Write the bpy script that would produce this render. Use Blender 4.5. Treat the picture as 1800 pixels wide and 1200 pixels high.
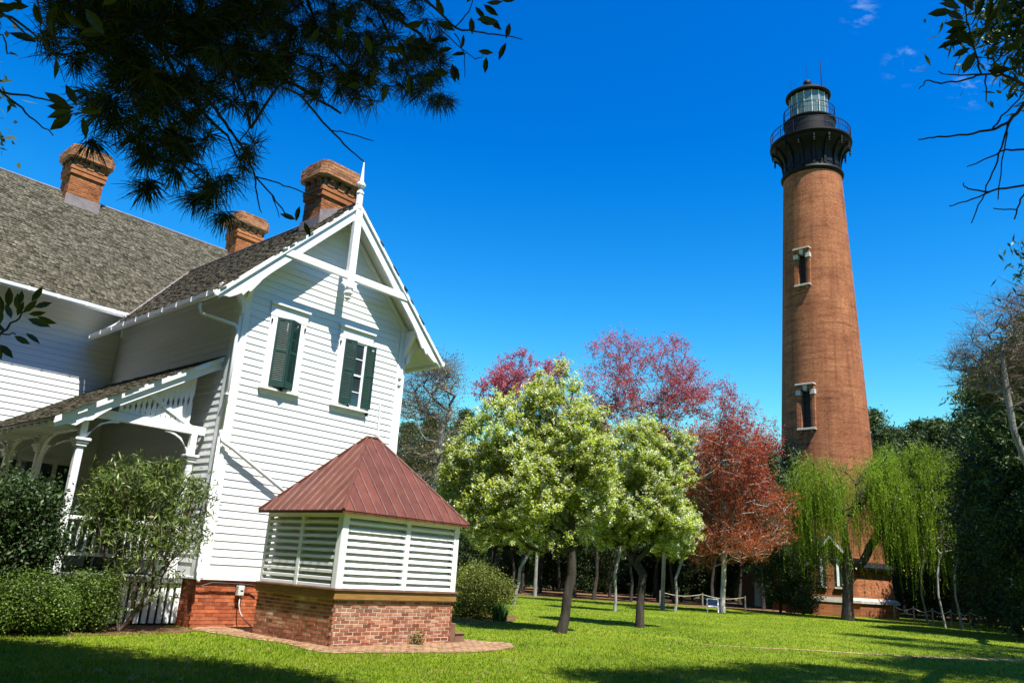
import bpy, math, random
import numpy as np
from math import sin, cos, tan, radians, pi, atan2, hypot, sqrt
from mathutils import Matrix, Vector

scene = bpy.context.scene
COL = scene.collection
for o in list(bpy.data.objects):
    bpy.data.objects.remove(o)

# ------------------------------------------------------------------ camera
F, P, R, H = 1382.0, radians(16.3), radians(3.63), 1.6     # focal (px of an 1800 wide frame), pitch, roll, eye height
cam_d = bpy.data.cameras.new('camera')
cam = bpy.data.objects.new('camera', cam_d)
COL.objects.link(cam)
f0 = Vector((0, cos(P), sin(P))); u0 = Vector((0, -sin(P), cos(P))); r0 = Vector((1, 0, 0))
X = r0 * cos(R) + u0 * sin(R); Y = u0 * cos(R) - r0 * sin(R); Z = -f0
cam.matrix_world = Matrix(((X.x, Y.x, Z.x, 0), (X.y, Y.y, Z.y, 0), (X.z, Y.z, Z.z, H), (0, 0, 0, 1)))
cam_d.sensor_width = 36.0
cam_d.lens = F / 1800.0 * 36.0
cam_d.clip_start = 0.05
cam_d.clip_end = 4000
scene.camera = cam

# ------------------------------------------------------------------ sky, sun, exposure
SUN_AZ, SUN_EL = radians(149), radians(62.5)
SUN = Vector((sin(SUN_AZ) * cos(SUN_EL), cos(SUN_AZ) * cos(SUN_EL), sin(SUN_EL)))
world = bpy.data.worlds.new('World')
scene.world = world
world.use_nodes = True
wn, wl = world.node_tree.nodes, world.node_tree.links
wn.clear()
sky = wn.new('ShaderNodeTexSky')
sky.sky_type = 'NISHITA'
sky.sun_disc = False
sky.sun_elevation = SUN_EL
sky.sun_rotation = SUN_AZ
sky.altitude = 0
sky.air_density = 1.8
sky.dust_density = 0.3
sky.ozone_density = 4.0
hsv = wn.new('ShaderNodeHueSaturation')
hsv.inputs['Saturation'].default_value = 1.6
bgn = wn.new('ShaderNodeBackground')
bgn.inputs['Strength'].default_value = 0.05
won = wn.new('ShaderNodeOutputWorld')
wl.new(sky.outputs[0], hsv.inputs['Color'])
tint = wn.new('ShaderNodeMix'); tint.data_type = 'RGBA'; tint.blend_type = 'MULTIPLY'; tint.inputs[0].default_value = 1.0
tint.inputs[7].default_value = (0.69, 0.815, 0.80, 1)
wl.new(hsv.outputs[0], tint.inputs[6])
sgm = wn.new('ShaderNodeGamma'); sgm.inputs[1].default_value = 1.5
wl.new(tint.outputs[2], sgm.inputs[0])
# a few thin cirrus wisps
wtc = wn.new('ShaderNodeTexCoord')
wmap = wn.new('ShaderNodeMapping'); wmap.inputs['Rotation'].default_value = (0.3, 0.5, 0.9); wmap.inputs['Scale'].default_value = (8, 34, 34)
wl.new(wtc.outputs['Generated'], wmap.inputs[0])
wno = wn.new('ShaderNodeTexNoise'); wno.inputs['Scale'].default_value = 2.2; wno.inputs['Detail'].default_value = 7; wno.inputs['Roughness'].default_value = 0.62
wl.new(wmap.outputs[0], wno.inputs['Vector'])
wsum = None
for (px_, py_, rad_) in ((1590, 112, 0.028), (1712, 150, 0.030), (1512, 22, 0.024)):
    dx_, dy_ = px_ - 900.0, 600.0 - py_
    u_, v_ = dx_ * cos(R) - dy_ * sin(R), dx_ * sin(R) + dy_ * cos(R)
    dv = Vector((u_, F * cos(P) - v_ * sin(P), v_ * cos(P) + F * sin(P))).normalized()
    nd = wn.new('ShaderNodeVectorMath'); nd.operation = 'DISTANCE'; wl.new(wtc.outputs['Generated'], nd.inputs[0]); nd.inputs[1].default_value = dv
    mr = wn.new('ShaderNodeMapRange'); mr.inputs['From Min'].default_value = rad_; mr.inputs['From Max'].default_value = 0.0; mr.interpolation_type = 'SMOOTHSTEP'
    wl.new(nd.outputs['Value'], mr.inputs['Value'])
    if wsum is None: wsum = mr.outputs[0]
    else:
        ad = wn.new('ShaderNodeMath'); ad.operation = 'MAXIMUM'; wl.new(wsum, ad.inputs[0]); wl.new(mr.outputs[0], ad.inputs[1]); wsum = ad.outputs[0]
wnr = wn.new('ShaderNodeMapRange'); wnr.inputs['From Min'].default_value = 0.52; wnr.inputs['From Max'].default_value = 0.95
wl.new(wno.outputs[0], wnr.inputs['Value'])
wmu = wn.new('ShaderNodeMath'); wmu.operation = 'MULTIPLY'; wl.new(wsum, wmu.inputs[0]); wl.new(wnr.outputs[0], wmu.inputs[1])
wcl = wn.new('ShaderNodeMix'); wcl.data_type = 'RGBA'; wl.new(wmu.outputs[0], wcl.inputs[0]); wl.new(sgm.outputs[0], wcl.inputs[6])
wcl.inputs[7].default_value = (5.2, 7.0, 8.6, 1)
wl.new(wcl.outputs[2], bgn.inputs[0])
wl.new(bgn.outputs[0], won.inputs[0])

sun_d = bpy.data.lights.new('sun', 'SUN')
sun_d.energy = 5.0
sun_d.angle = radians(0.5)
sun_d.color = (1.0, 0.955, 0.87)
sun = bpy.data.objects.new('sun', sun_d)
COL.objects.link(sun)
sun.rotation_euler = (-SUN).to_track_quat('-Z', 'Y').to_euler()

vs = scene.view_settings
vs.view_transform = 'Standard'
vs.look = 'None'
vs.exposure = 1.3
vs.gamma = 1.0
vs.use_curve_mapping = False
scene.render.engine = 'CYCLES'

# ------------------------------------------------------------------ pixel -> place helpers (used to survey the site)
def ray(px, py):
    dx, dy = px - 900.0, 600.0 - py
    u = dx * cos(R) - dy * sin(R); v = dx * sin(R) + dy * cos(R)
    return np.array([u, F * cos(P) - v * sin(P), v * cos(P) + F * sin(P)])
def gnd(px, py, z=0.0):
    r = ray(px, py); return np.array([0, 0, H]) + r * ((z - H) / r[2])
def far(px, py, dist):
    r = ray(px, py); return np.array([0, 0, H]) + r * (dist / hypot(r[0], r[1]))

# ------------------------------------------------------------------ object helpers
def link(o, parent=None):
    COL.objects.link(o)
    if parent is not None:
        o.parent = parent
    return o
def tag(o, label=None, cat=None, group=None, kind=None):
    if label: o['label'] = label
    if cat: o['category'] = cat
    if group: o['group'] = group
    if kind: o['kind'] = kind
    return o
def thing(name, label, cat, loc=(0, 0, 0), rz=0.0, group=None):
    o = link(bpy.data.objects.new(name, None))
    o.empty_display_size = 0.2
    o.location = loc; o.rotation_euler = (0, 0, rz)
    return tag(o, label, cat, group)
def inst(name, me, parent, loc=(0, 0, 0), rot=(0, 0, 0), scale=None):
    o = link(bpy.data.objects.new(name, me), parent)
    o.location = loc; o.rotation_euler = rot
    if scale is not None: o.scale = scale
    return o
def fast_mesh(name, verts, k, mat=None, smooth=False, idx=None):
    """mesh of k-gons; verts (n,3); faces are consecutive runs of k verts unless idx given"""
    verts = np.ascontiguousarray(verts, dtype=np.float32)
    if idx is None: idx = np.arange(len(verts), dtype=np.int32)
    idx = np.ascontiguousarray(idx, dtype=np.int32).ravel()
    me = bpy.data.meshes.new(name)
    me.vertices.add(len(verts)); me.vertices.foreach_set('co', verts.ravel())
    me.loops.add(len(idx)); me.loops.foreach_set('vertex_index', idx)
    nf = len(idx) // k
    me.polygons.add(nf)
    me.polygons.foreach_set('loop_start', np.arange(nf, dtype=np.int32) * k)
    try: me.polygons.foreach_set('loop_total', np.full(nf, k, dtype=np.int32))
    except Exception: pass
    if smooth: me.polygons.foreach_set('use_smooth', np.ones(nf, dtype=bool))
    me.update(calc_edges=True)
    if mat: me.materials.append(mat)
    return me

class MB:
    """collects solids into one mesh"""
    def __init__(s): s.v = []; s.f = []
    def add(s, v, f):
        b = len(s.v); s.v += [tuple(map(float, p)) for p in v]; s.f += [tuple(b + i for i in q) for q in f]; return s
    def hexa(s, p):   # bottom 0-3 ccw seen from above, top 4-7
        return s.add(p, [(3, 2, 1, 0), (4, 5, 6, 7), (0, 1, 5, 4), (1, 2, 6, 5), (2, 3, 7, 6), (3, 0, 4, 7)])
    def box(s, x0, x1, y0, y1, z0, z1):
        return s.hexa([(x0, y0, z0), (x1, y0, z0), (x1, y1, z0), (x0, y1, z0), (x0, y0, z1), (x1, y0, z1), (x1, y1, z1), (x0, y1, z1)])
    def prism(s, poly, axis, a, b):
        """polygon (2d) extruded along axis 'x','y','z' from a to b; poly coords are the two other axes in order"""
        n = len(poly)
        def mk(t):
            if axis == 'y': return [(p[0], t, p[1]) for p in poly]
            if axis == 'x': return [(t, p[0], p[1]) for p in poly]
            return [(p[0], p[1], t) for p in poly]
        v = mk(a) + mk(b)
        f = [tuple(range(n))[::-1], tuple(range(n, 2 * n))] + [(i, (i + 1) % n, n + (i + 1) % n, n + i) for i in range(n)]
        return s.add(v, f)
    def tube(s, pts, rad, n=8, cap=True):
        pts = [Vector(p) for p in pts]
        if not hasattr(rad, '__len__'): rad = [rad] * len(pts)
        v, f = [], []
        up = None
        for i, p in enumerate(pts):
            t = (pts[min(i + 1, len(pts) - 1)] - pts[max(i - 1, 0)]).normalized()
            if up is None:
                up = t.orthogonal().normalized()
            else:
                up = (up - t * up.dot(t)).normalized()
            w = t.cross(up)
            for k in range(n):
                a = 2 * pi * k / n
                v.append(p + (up * cos(a) + w * sin(a)) * rad[i])
        for i in range(len(pts) - 1):
            for k in range(n):
                f.append((i * n + k, i * n + (k + 1) % n, (i + 1) * n + (k + 1) % n, (i + 1) * n + k))
        if cap:
            f.append(tuple(range(n))[::-1]); f.append(tuple(range((len(pts) - 1) * n, len(pts) * n)))
        return s.add(v, f)
    def lathe(s, prof, n=32, cx=0, cy=0, cap=True):
        v, f = [], []
        for r_, z_ in prof:
            for k in range(n):
                a = 2 * pi * k / n
                v.append((cx + r_ * cos(a), cy + r_ * sin(a), z_))
        m = len(prof)
        for i in range(m - 1):
            for k in range(n):
                f.append((i * n + k, i * n + (k + 1) % n, (i + 1) * n + (k + 1) % n, (i + 1) * n + k))
        if cap:
            f.append(tuple(range(n))[::-1]); f.append(tuple(range((m - 1) * n, m * n)))
        return s.add(v, f)
    def mesh(s, name, mat=None, smooth=False):
        me = bpy.data.meshes.new(name)
        me.from_pydata(s.v, [], s.f); me.update()
        if smooth: me.polygons.foreach_set('use_smooth', np.ones(len(me.polygons), dtype=bool))
        if mat: me.materials.append(mat)
        return me
    def build(s, name, mat=None, parent=None, smooth=False, bevel=0.0, autos=False):
        o = link(bpy.data.objects.new(name, s.mesh(name, mat, smooth)), parent)
        if bevel:
            m = o.modifiers.new('bevel', 'BEVEL'); m.width = bevel; m.segments = 1; m.limit_method = 'ANGLE'
        return o
def smooth_by_angle(o, ang=35):
    me = o.data
    me.polygons.foreach_set('use_smooth', np.ones(len(me.polygons), dtype=bool))
    try: me.set_sharp_from_angle(angle=radians(ang))
    except Exception: pass
    return o

# ------------------------------------------------------------------ materials
def newmat(name):
    m = bpy.data.materials.new(name); m.use_nodes = True
    nt = m.node_tree; nt.nodes.clear()
    out = nt.nodes.new('ShaderNodeOutputMaterial')
    return m, nt.nodes, nt.links, out
def ramp(N, cols):
    r = N.new('ShaderNodeValToRGB'); e = r.color_ramp.elements
    while len(e) < len(cols): e.new(0.5)
    for el, (p, c) in zip(e, cols):
        el.position = p; el.color = (*c, 1)
    return r
def noise(N, L, scale, detail=4, rough=0.55, vec=None, dist=0.0):
    n = N.new('ShaderNodeTexNoise'); n.inputs['Scale'].default_value = scale
    n.inputs['Detail'].default_value = detail; n.inputs['Roughness'].default_value = rough
    n.inputs['Distortion'].default_value = dist
    if vec is not None: L.new(vec, n.inputs['Vector'])
    return n
def rnd_piece(N, L):
    """a value that differs from piece to piece: object random + island random, wrapped"""
    oi = N.new('ShaderNodeObjectInfo'); g = N.new('ShaderNodeNewGeometry')
    a = N.new('ShaderNodeMath'); a.operation = 'ADD'
    L.new(oi.outputs['Random'], a.inputs[0]); L.new(g.outputs['Random Per Island'], a.inputs[1])
    b = N.new('ShaderNodeMath'); b.operation = 'FRACT'; L.new(a.outputs[0], b.inputs[0])
    return b
def mixc(N, L, fac, a, b, mode='MIX'):
    m = N.new('ShaderNodeMix'); m.data_type = 'RGBA'; m.blend_type = mode
    for sock, val in ((m.inputs[0], fac), (m.inputs[6], a), (m.inputs[7], b)):
        if isinstance(val, (int, float)): sock.default_value = val
        elif isinstance(val, tuple): sock.default_value = (*val, 1)
        else: L.new(val, sock)
    return m.outputs[2]
def bump(N, L, height, strength=0.3, dist=0.02):
    b = N.new('ShaderNodeBump'); b.inputs['Strength'].default_value = strength; b.inputs['Distance'].default_value = dist
    L.new(height, b.inputs['Height']); return b
def solid(name, cols, scale=3.0, rough=0.6, bmp=0.15, bscale=None, metal=0.0, coord='Object', piece=None, spec=0.4, stretch=None, detail=5):
    """noise-graded paint/wood/stone; piece = colour ramp picked per piece and multiplied in"""
    m, N, L, out = newmat(name)
    if coord == 'World': vec = N.new('ShaderNodeNewGeometry').outputs['Position']
    else: vec = N.new('ShaderNodeTexCoord').outputs[coord]
    if stretch:
        mp = N.new('ShaderNodeMapping'); mp.inputs['Scale'].default_value = stretch
        L.new(vec, mp.inputs['Vector']); vec = mp.outputs[0]
    n = noise(N, L, scale, detail, 0.6, vec)
    c = ramp(N, cols); L.new(n.outputs[0], c.inputs[0]); col = c.outputs[0]
    if piece:
        rp = rnd_piece(N, L); pr = ramp(N, piece); L.new(rp.outputs[0], pr.inputs[0])
        col = mixc(N, L, 1.0, col, pr.outputs[0], 'MULTIPLY')
    b = N.new('ShaderNodeBsdfPrincipled'); L.new(col, b.inputs['Base Color'])
    b.inputs['Roughness'].default_value = rough; b.inputs['Metallic'].default_value = metal
    b.inputs['Specular IOR Level'].default_value = spec
    if bmp:
        n2 = noise(N, L, bscale or scale * 6, 6, 0.65, vec)
        L.new(bump(N, L, n2.outputs[0], bmp).outputs[0], b.inputs['Normal'])
    L.new(b.outputs[0], out.inputs[0])
    return m
def leafmat(name, cols, trans=0.35, tint=(1, 1, 1), rough=0.5, clump=0.6, spec=0.25):
    m, N, L, out = newmat(name)
    g = rnd_piece(N, L)
    c = ramp(N, cols); L.new(g.outputs[0], c.inputs[0])
    tc = N.new('ShaderNodeTexCoord'); n = noise(N, L, clump, 2, 0.5, tc.outputs['Object'])
    nr = ramp(N, [(0.3, (0.72, 0.72, 0.72)), (0.7, (1.15, 1.15, 1.15))]); L.new(n.outputs[0], nr.inputs[0])
    col = mixc(N, L, 1.0, c.outputs[0], nr.outputs[0], 'MULTIPLY')
    b = N.new('ShaderNodeBsdfPrincipled'); L.new(col, b.inputs['Base Color']); b.inputs['Roughness'].default_value = rough
    b.inputs['Specular IOR Level'].default_value = spec
    t = N.new('ShaderNodeBsdfTranslucent')
    L.new(mixc(N, L, 1.0, col, tint, 'MULTIPLY'), t.inputs[0])
    mx = N.new('ShaderNodeMixShader'); mx.inputs[0].default_value = trans
    L.new(b.outputs[0], mx.inputs[1]); L.new(t.outputs[0], mx.inputs[2]); L.new(mx.outputs[0], out.inputs[0])
    return m
def glassmat(name, base=(0.02, 0.03, 0.035), rough=0.05):
    m, N, L, out = newmat(name)
    b = N.new('ShaderNodeBsdfPrincipled'); b.inputs['Base Color'].default_value = (*base, 1)
    b.inputs['Roughness'].default_value = rough; b.inputs['Specular IOR Level'].default_value = 0.9
    L.new(b.outputs[0], out.inputs[0]); return m

M = {}
M['white'] = solid('white paint', [(0.3, (0.66, 0.68, 0.68)), (0.7, (0.74, 0.75, 0.74))], 2.0, 0.45, 0.06, 30, spec=0.35)
M['board'] = solid('white board paint', [(0.25, (0.63, 0.65, 0.65)), (0.75, (0.73, 0.74, 0.73))], 1.3, 0.5, 0.10, 14, stretch=(0.3, 0.3, 3),
                   piece=[(0.0, (0.94, 0.94, 0.94)), (1.0, (1, 1, 1))])
M['green'] = solid('dark green shutter paint', [(0.3, (0.005, 0.027, 0.022)), (0.7, (0.009, 0.040, 0.031))], 6, 0.45, 0.1)
M['shingle'] = solid('weathered cedar shingle', [(0.25, (0.055, 0.052, 0.036)), (0.5, (0.095, 0.090, 0.066)), (0.8, (0.155, 0.145, 0.112))], 1.4, 0.85, 0.5, 30,
                     stretch=(2.5, 2.5, 2.5), piece=[(0.0, (0.4, 0.38, 0.35)), (0.2, (0.7, 0.65, 0.58)), (0.6, (0.95, 0.93, 0.9)), (1.0, (1.35, 1.3, 1.22))], coord='World', spec=0.15)
M['brick'] = solid('red brick', [(0.2, (0.23, 0.062, 0.027)), (0.55, (0.34, 0.095, 0.04)), (0.85, (0.42, 0.155, 0.075))], 5, 0.85, 0.4, 60,
                   piece=[(0.0, (0.55, 0.45, 0.42)), (0.2, (0.85, 0.75, 0.7)), (0.65, (1, 1, 1)), (1.0, (1.25, 1.2, 1.1))], coord='World', spec=0.15)
M['old_brick'] = solid('weathered cistern brick', [(0.25, (0.19, 0.06, 0.033)), (0.45, (0.28, 0.10, 0.056)), (0.58, (0.34, 0.16, 0.10)), (0.75, (0.46, 0.34, 0.26))], 1.8, 0.88, 0.5, 50,
                   piece=[(0.0, (0.5, 0.43, 0.42)), (0.25, (0.8, 0.72, 0.7)), (0.6, (1, 1, 1)), (0.85, (1.2, 1.3, 1.35)), (1.0, (1.35, 1.9, 2.2))], coord='World', spec=0.12)
M['chim_brick'] = solid('orange chimney brick', [(0.2, (0.21, 0.075, 0.028)), (0.55, (0.30, 0.115, 0.043)), (0.85, (0.36, 0.165, 0.07))], 3, 0.85, 0.4, 60,
                   piece=[(0.0, (0.5, 0.45, 0.42)), (0.2, (0.8, 0.75, 0.7)), (0.65, (1, 1, 1)), (1.0, (1.2, 1.2, 1.15))], coord='World', spec=0.15)
M['mortar'] = solid('grey lime mortar', [(0.2, (0.20, 0.155, 0.115)), (0.8, (0.36, 0.29, 0.22))], 5, 0.95, 0.4, spec=0.1)
M['pale_mortar'] = solid('pale lime mortar', [(0.2, (0.36, 0.30, 0.22)), (0.8, (0.56, 0.49, 0.39))], 4, 0.95, 0.4, spec=0.1)
M['cap'] = solid('lichened chimney cap brick', [(0.2, (0.16, 0.085, 0.045)), (0.5, (0.30, 0.14, 0.07)), (0.8, (0.36, 0.24, 0.14))], 4, 0.9, 0.6, 40, coord='World', spec=0.1, piece=[(0.0, (0.6, 0.55, 0.5)), (0.5, (1, 1, 1)), (1.0, (1.2, 1.15, 1.1))])
M['flash'] = solid('grey lead flashing', [(0.3, (0.12, 0.10, 0.10)), (0.7, (0.2, 0.17, 0.16))], 5, 0.6, 0.2)
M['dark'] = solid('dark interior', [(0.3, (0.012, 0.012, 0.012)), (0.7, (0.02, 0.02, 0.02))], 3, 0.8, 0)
M['tin'] = solid('barn red metal roofing', [(0.25, (0.072, 0.023, 0.014)), (0.5, (0.105, 0.033, 0.020)), (0.75, (0.13, 0.046, 0.028))], 3.5, 0.48, 0.12, 5, spec=0.28, stretch=(1.2, 1.2, 0.5), detail=7,
                 piece=[(0.0, (0.82, 0.82, 0.82)), (1.0, (1.12, 1.12, 1.14))])
M['seam'] = solid('sun bleached red seam metal', [(0.3, (0.13, 0.06, 0.05)), (0.7, (0.24, 0.13, 0.11))], 4, 0.4, 0.1)  # lighter than the pans, to imitate sun highlights along the seams
M['sillwood'] = solid('yellow treated timber', [(0.3, (0.17, 0.085, 0.024)), (0.7, (0.28, 0.155, 0.045))], 3, 0.7, 0.3, stretch=(1, 1, 8), spec=0.2)
M['stepwood'] = solid('brown step wood', [(0.3, (0.10, 0.05, 0.03)), (0.7, (0.18, 0.10, 0.06))], 4, 0.8, 0.3)
M['black_iron'] = solid('black painted iron', [(0.3, (0.004, 0.004, 0.006)), (0.7, (0.009, 0.009, 0.012))], 2, 0.6, 0.1, spec=0.15)
M['granite'] = solid('pale granite trim', [(0.3, (0.30, 0.285, 0.25)), (0.7, (0.46, 0.44, 0.39))], 5, 0.8, 0.2)
M['glass'] = glassmat('window glass')
M['grey_metal'] = solid('grey metal box', [(0.3, (0.42, 0.43, 0.42)), (0.7, (0.55, 0.56, 0.55))], 4, 0.45, 0.05)
M['cable'] = solid('black cable', [(0.3, (0.015, 0.015, 0.016)), (0.7, (0.03, 0.03, 0.03))], 4, 0.5, 0)
M['bark_dark'] = solid('dark furrowed bark', [(0.3, (0.022, 0.018, 0.015)), (0.7, (0.065, 0.055, 0.046))], 4, 0.95, 0.8, 14, stretch=(2, 2, 0.5), spec=0.1)
M['bark_grey'] = solid('grey mottled bark', [(0.3, (0.12, 0.11, 0.10)), (0.6, (0.24, 0.225, 0.20)), (0.8, (0.36, 0.34, 0.31))], 3, 0.9, 0.5, 14, stretch=(2, 2, 0.6), spec=0.1)
M['bark_pale'] = solid('pale grey bark', [(0.3, (0.22, 0.205, 0.185)), (0.7, (0.46, 0.44, 0.40))], 3, 0.9, 0.4, 14, stretch=(2, 2, 0.6), spec=0.1)
M['bark_brown'] = solid('brown twig bark', [(0.3, (0.09, 0.065, 0.05)), (0.7, (0.17, 0.13, 0.10))], 4, 0.9, 0.3, spec=0.1)
M['mulch'] = solid('dry leaf mulch', [(0.25, (0.06, 0.032, 0.016)), (0.55, (0.14, 0.08, 0.04)), (0.8, (0.24, 0.16, 0.09))], 5, 0.95, 0.9, 18, spec=0.05)
M['paver'] = solid('sandy brick paver', [(0.25, (0.20, 0.12, 0.07)), (0.6, (0.27, 0.17, 0.10)), (0.85, (0.30, 0.22, 0.15))], 2.2, 0.9, 0.5, 40,
                   piece=[(0.0, (0.75, 0.7, 0.68)), (0.5, (1, 1, 1)), (1.0, (1.15, 1.12, 1.1))], spec=0.1)
M['sand'] = solid('sandy soil', [(0.25, (0.22, 0.145, 0.075)), (0.7, (0.36, 0.25, 0.14))], 3, 0.95, 0.5, 20, spec=0.05)
M['rope'] = solid('pale rope', [(0.3, (0.35, 0.31, 0.25)), (0.7, (0.5, 0.46, 0.38))], 8, 0.9, 0.2)
M['post'] = solid('grey fence post wood', [(0.3, (0.12, 0.10, 0.08)), (0.7, (0.25, 0.21, 0.17))], 5, 0.9, 0.3)
M['porch_grey'] = solid('grey porch paint', [(0.3, (0.10, 0.105, 0.10)), (0.7, (0.15, 0.155, 0.15))], 3, 0.6, 0.1)  # floor and ceiling grey set dark to imitate deep porch shade
M['navy'] = solid('dark blue sign panel', [(0.3, (0.01, 0.02, 0.05)), (0.7, (0.02, 0.03, 0.07))], 3, 0.5, 0)

L_ = leafmat
M['pear_leaf'] = L_('yellow green pear leaf', [(0.0, (0.20, 0.27, 0.03)), (0.5, (0.36, 0.44, 0.06)), (1.0, (0.52, 0.57, 0.16))], 0.5, (1.15, 1.15, 0.5))
M['blossom'] = L_('white pear blossom', [(0.0, (0.62, 0.66, 0.5)), (0.5, (0.78, 0.80, 0.70)), (1.0, (0.85, 0.86, 0.8))], 0.3)
M['maple_bud'] = L_('red maple flower', [(0.0, (0.22, 0.016, 0.015)), (0.5, (0.41, 0.048, 0.038)), (1.0, (0.52, 0.12, 0.085))], 0.5, (1.2, 0.8, 0.7))
M['maple_rust'] = L_('rust red maple flower', [(0.0, (0.22, 0.030, 0.013)), (0.5, (0.41, 0.085, 0.032)), (1.0, (0.51, 0.17, 0.065))], 0.5, (1.2, 0.9, 0.6))
M['maple_orange'] = L_('orange brown maple flower', [(0.0, (0.22, 0.05, 0.015)), (0.5, (0.40, 0.115, 0.036)), (1.0, (0.50, 0.20, 0.075))], 0.5, (1.2, 0.9, 0.6))
M['maple_pink'] = L_('purplish red maple flower', [(0.0, (0.25, 0.028, 0.048)), (0.5, (0.43, 0.085, 0.12)), (1.0, (0.52, 0.18, 0.21))], 0.5, (1.2, 0.8, 0.9))
M['willow_leaf'] = L_('young willow leaf', [(0.0, (0.10, 0.18, 0.008)), (0.5, (0.18, 0.29, 0.014)), (1.0, (0.28, 0.40, 0.035))], 0.45, (1.1, 1.1, 0.5))
M['evergreen'] = L_('dark evergreen leaf', [(0.0, (0.016, 0.034, 0.010)), (0.5, (0.032, 0.062, 0.016)), (1.0, (0.06, 0.10, 0.026))], 0.2, clump=0.4)
M['pine_far'] = L_('far pine needle', [(0.0, (0.022, 0.045, 0.010)), (0.5, (0.045, 0.08, 0.018)), (1.0, (0.085, 0.125, 0.032))], 0.2, clump=0.35)
M['holly'] = L_('glossy holly leaf', [(0.0, (0.016, 0.035, 0.008)), (0.5, (0.035, 0.065, 0.014)), (1.0, (0.07, 0.10, 0.025))], 0.15, rough=0.3, spec=0.5)
M['oleander'] = L_('oleander leaf', [(0.0, (0.05, 0.085, 0.012)), (0.5, (0.10, 0.15, 0.024)), (1.0, (0.17, 0.22, 0.05))], 0.25, rough=0.42, clump=1.5, spec=0.35)
M['box_leaf'] = L_('boxwood leaf', [(0.0, (0.035, 0.07, 0.008)), (0.5, (0.075, 0.13, 0.014)), (1.0, (0.13, 0.19, 0.03))], 0.25, clump=1.5)
M['azalea'] = L_('olive azalea leaf', [(0.0, (0.06, 0.095, 0.012)), (0.5, (0.13, 0.165, 0.022)), (1.0, (0.22, 0.22, 0.045))], 0.3, clump=1.2)
M['iris'] = L_('blue green blade leaf', [(0.0, (0.04, 0.10, 0.022)), (1.0, (0.09, 0.19, 0.045))], 0.3)
M['brown_leaf'] = L_('brown spring leaf', [(0.0, (0.12, 0.07, 0.03)), (0.5, (0.20, 0.13, 0.04)), (1.0, (0.16, 0.18, 0.04))], 0.3)
M['needle'] = L_('loblolly pine needle', [(0.0, (0.014, 0.028, 0.005)), (0.5, (0.028, 0.045, 0.009)), (1.0, (0.065, 0.065, 0.018))], 0.15, clump=1.5)
M['broad'] = L_('dark broad leaf', [(0.0, (0.012, 0.02, 0.005)), (1.0, (0.03, 0.045, 0.010))], 0.12, rough=0.45)
M['grass_blade'] = L_('lawn grass blade', [(0.0, (0.080, 0.135, 0.005)), (0.5, (0.14, 0.225, 0.006)), (0.9, (0.19, 0.28, 0.010)), (1.0, (0.28, 0.28, 0.06))], 0.35, (1.15, 1.1, 0.4), clump=0.35)

def grass_mat():
    m, N, L, out = newmat('lawn grass blade')
    g = rnd_piece(N, L)
    c = ramp(N, [(0.0, (0.070, 0.125, 0.005)), (0.5, (0.125, 0.205, 0.006)), (0.9, (0.175, 0.265, 0.010)), (1.0, (0.28, 0.26, 0.06))]); L.new(g.outputs[0], c.inputs[0])
    tc = N.new('ShaderNodeTexCoord')
    n1 = noise(N, L, 0.28, 5, 0.62, tc.outputs['Object'], 0.4); r1 = ramp(N, [(0.32, (0.62, 0.72, 0.6)), (0.5, (1, 1, 1)), (0.60, (1.35, 1.10, 1.6)), (0.72, (2.0, 1.35, 3.6))]); L.new(n1.outputs[0], r1.inputs[0])
    n2 = noise(N, L, 1.9, 4, 0.65, tc.outputs['Object']); r2 = ramp(N, [(0.3, (0.72, 0.78, 0.7)), (0.6, (1.1, 1.05, 1.1))]); L.new(n2.outputs[0], r2.inputs[0])
    col = mixc(N, L, 1.0, mixc(N, L, 1.0, c.outputs[0], r1.outputs[0], 'MULTIPLY'), r2.outputs[0], 'MULTIPLY')
    b = N.new('ShaderNodeBsdfPrincipled'); L.new(col, b.inputs['Base Color']); b.inputs['Roughness'].default_value = 0.6; b.inputs['Specular IOR Level'].default_value = 0.2
    t = N.new('ShaderNodeBsdfTranslucent'); L.new(mixc(N, L, 1.0, col, (1.15, 1.1, 0.4), 'MULTIPLY'), t.inputs[0])
    mx = N.new('ShaderNodeMixShader'); mx.inputs[0].default_value = 0.35
    L.new(b.outputs[0], mx.inputs[1]); L.new(t.outputs[0], mx.inputs[2]); L.new(mx.outputs[0], out.inputs[0])
    return m
M['grass_blade'] = grass_mat()
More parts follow.
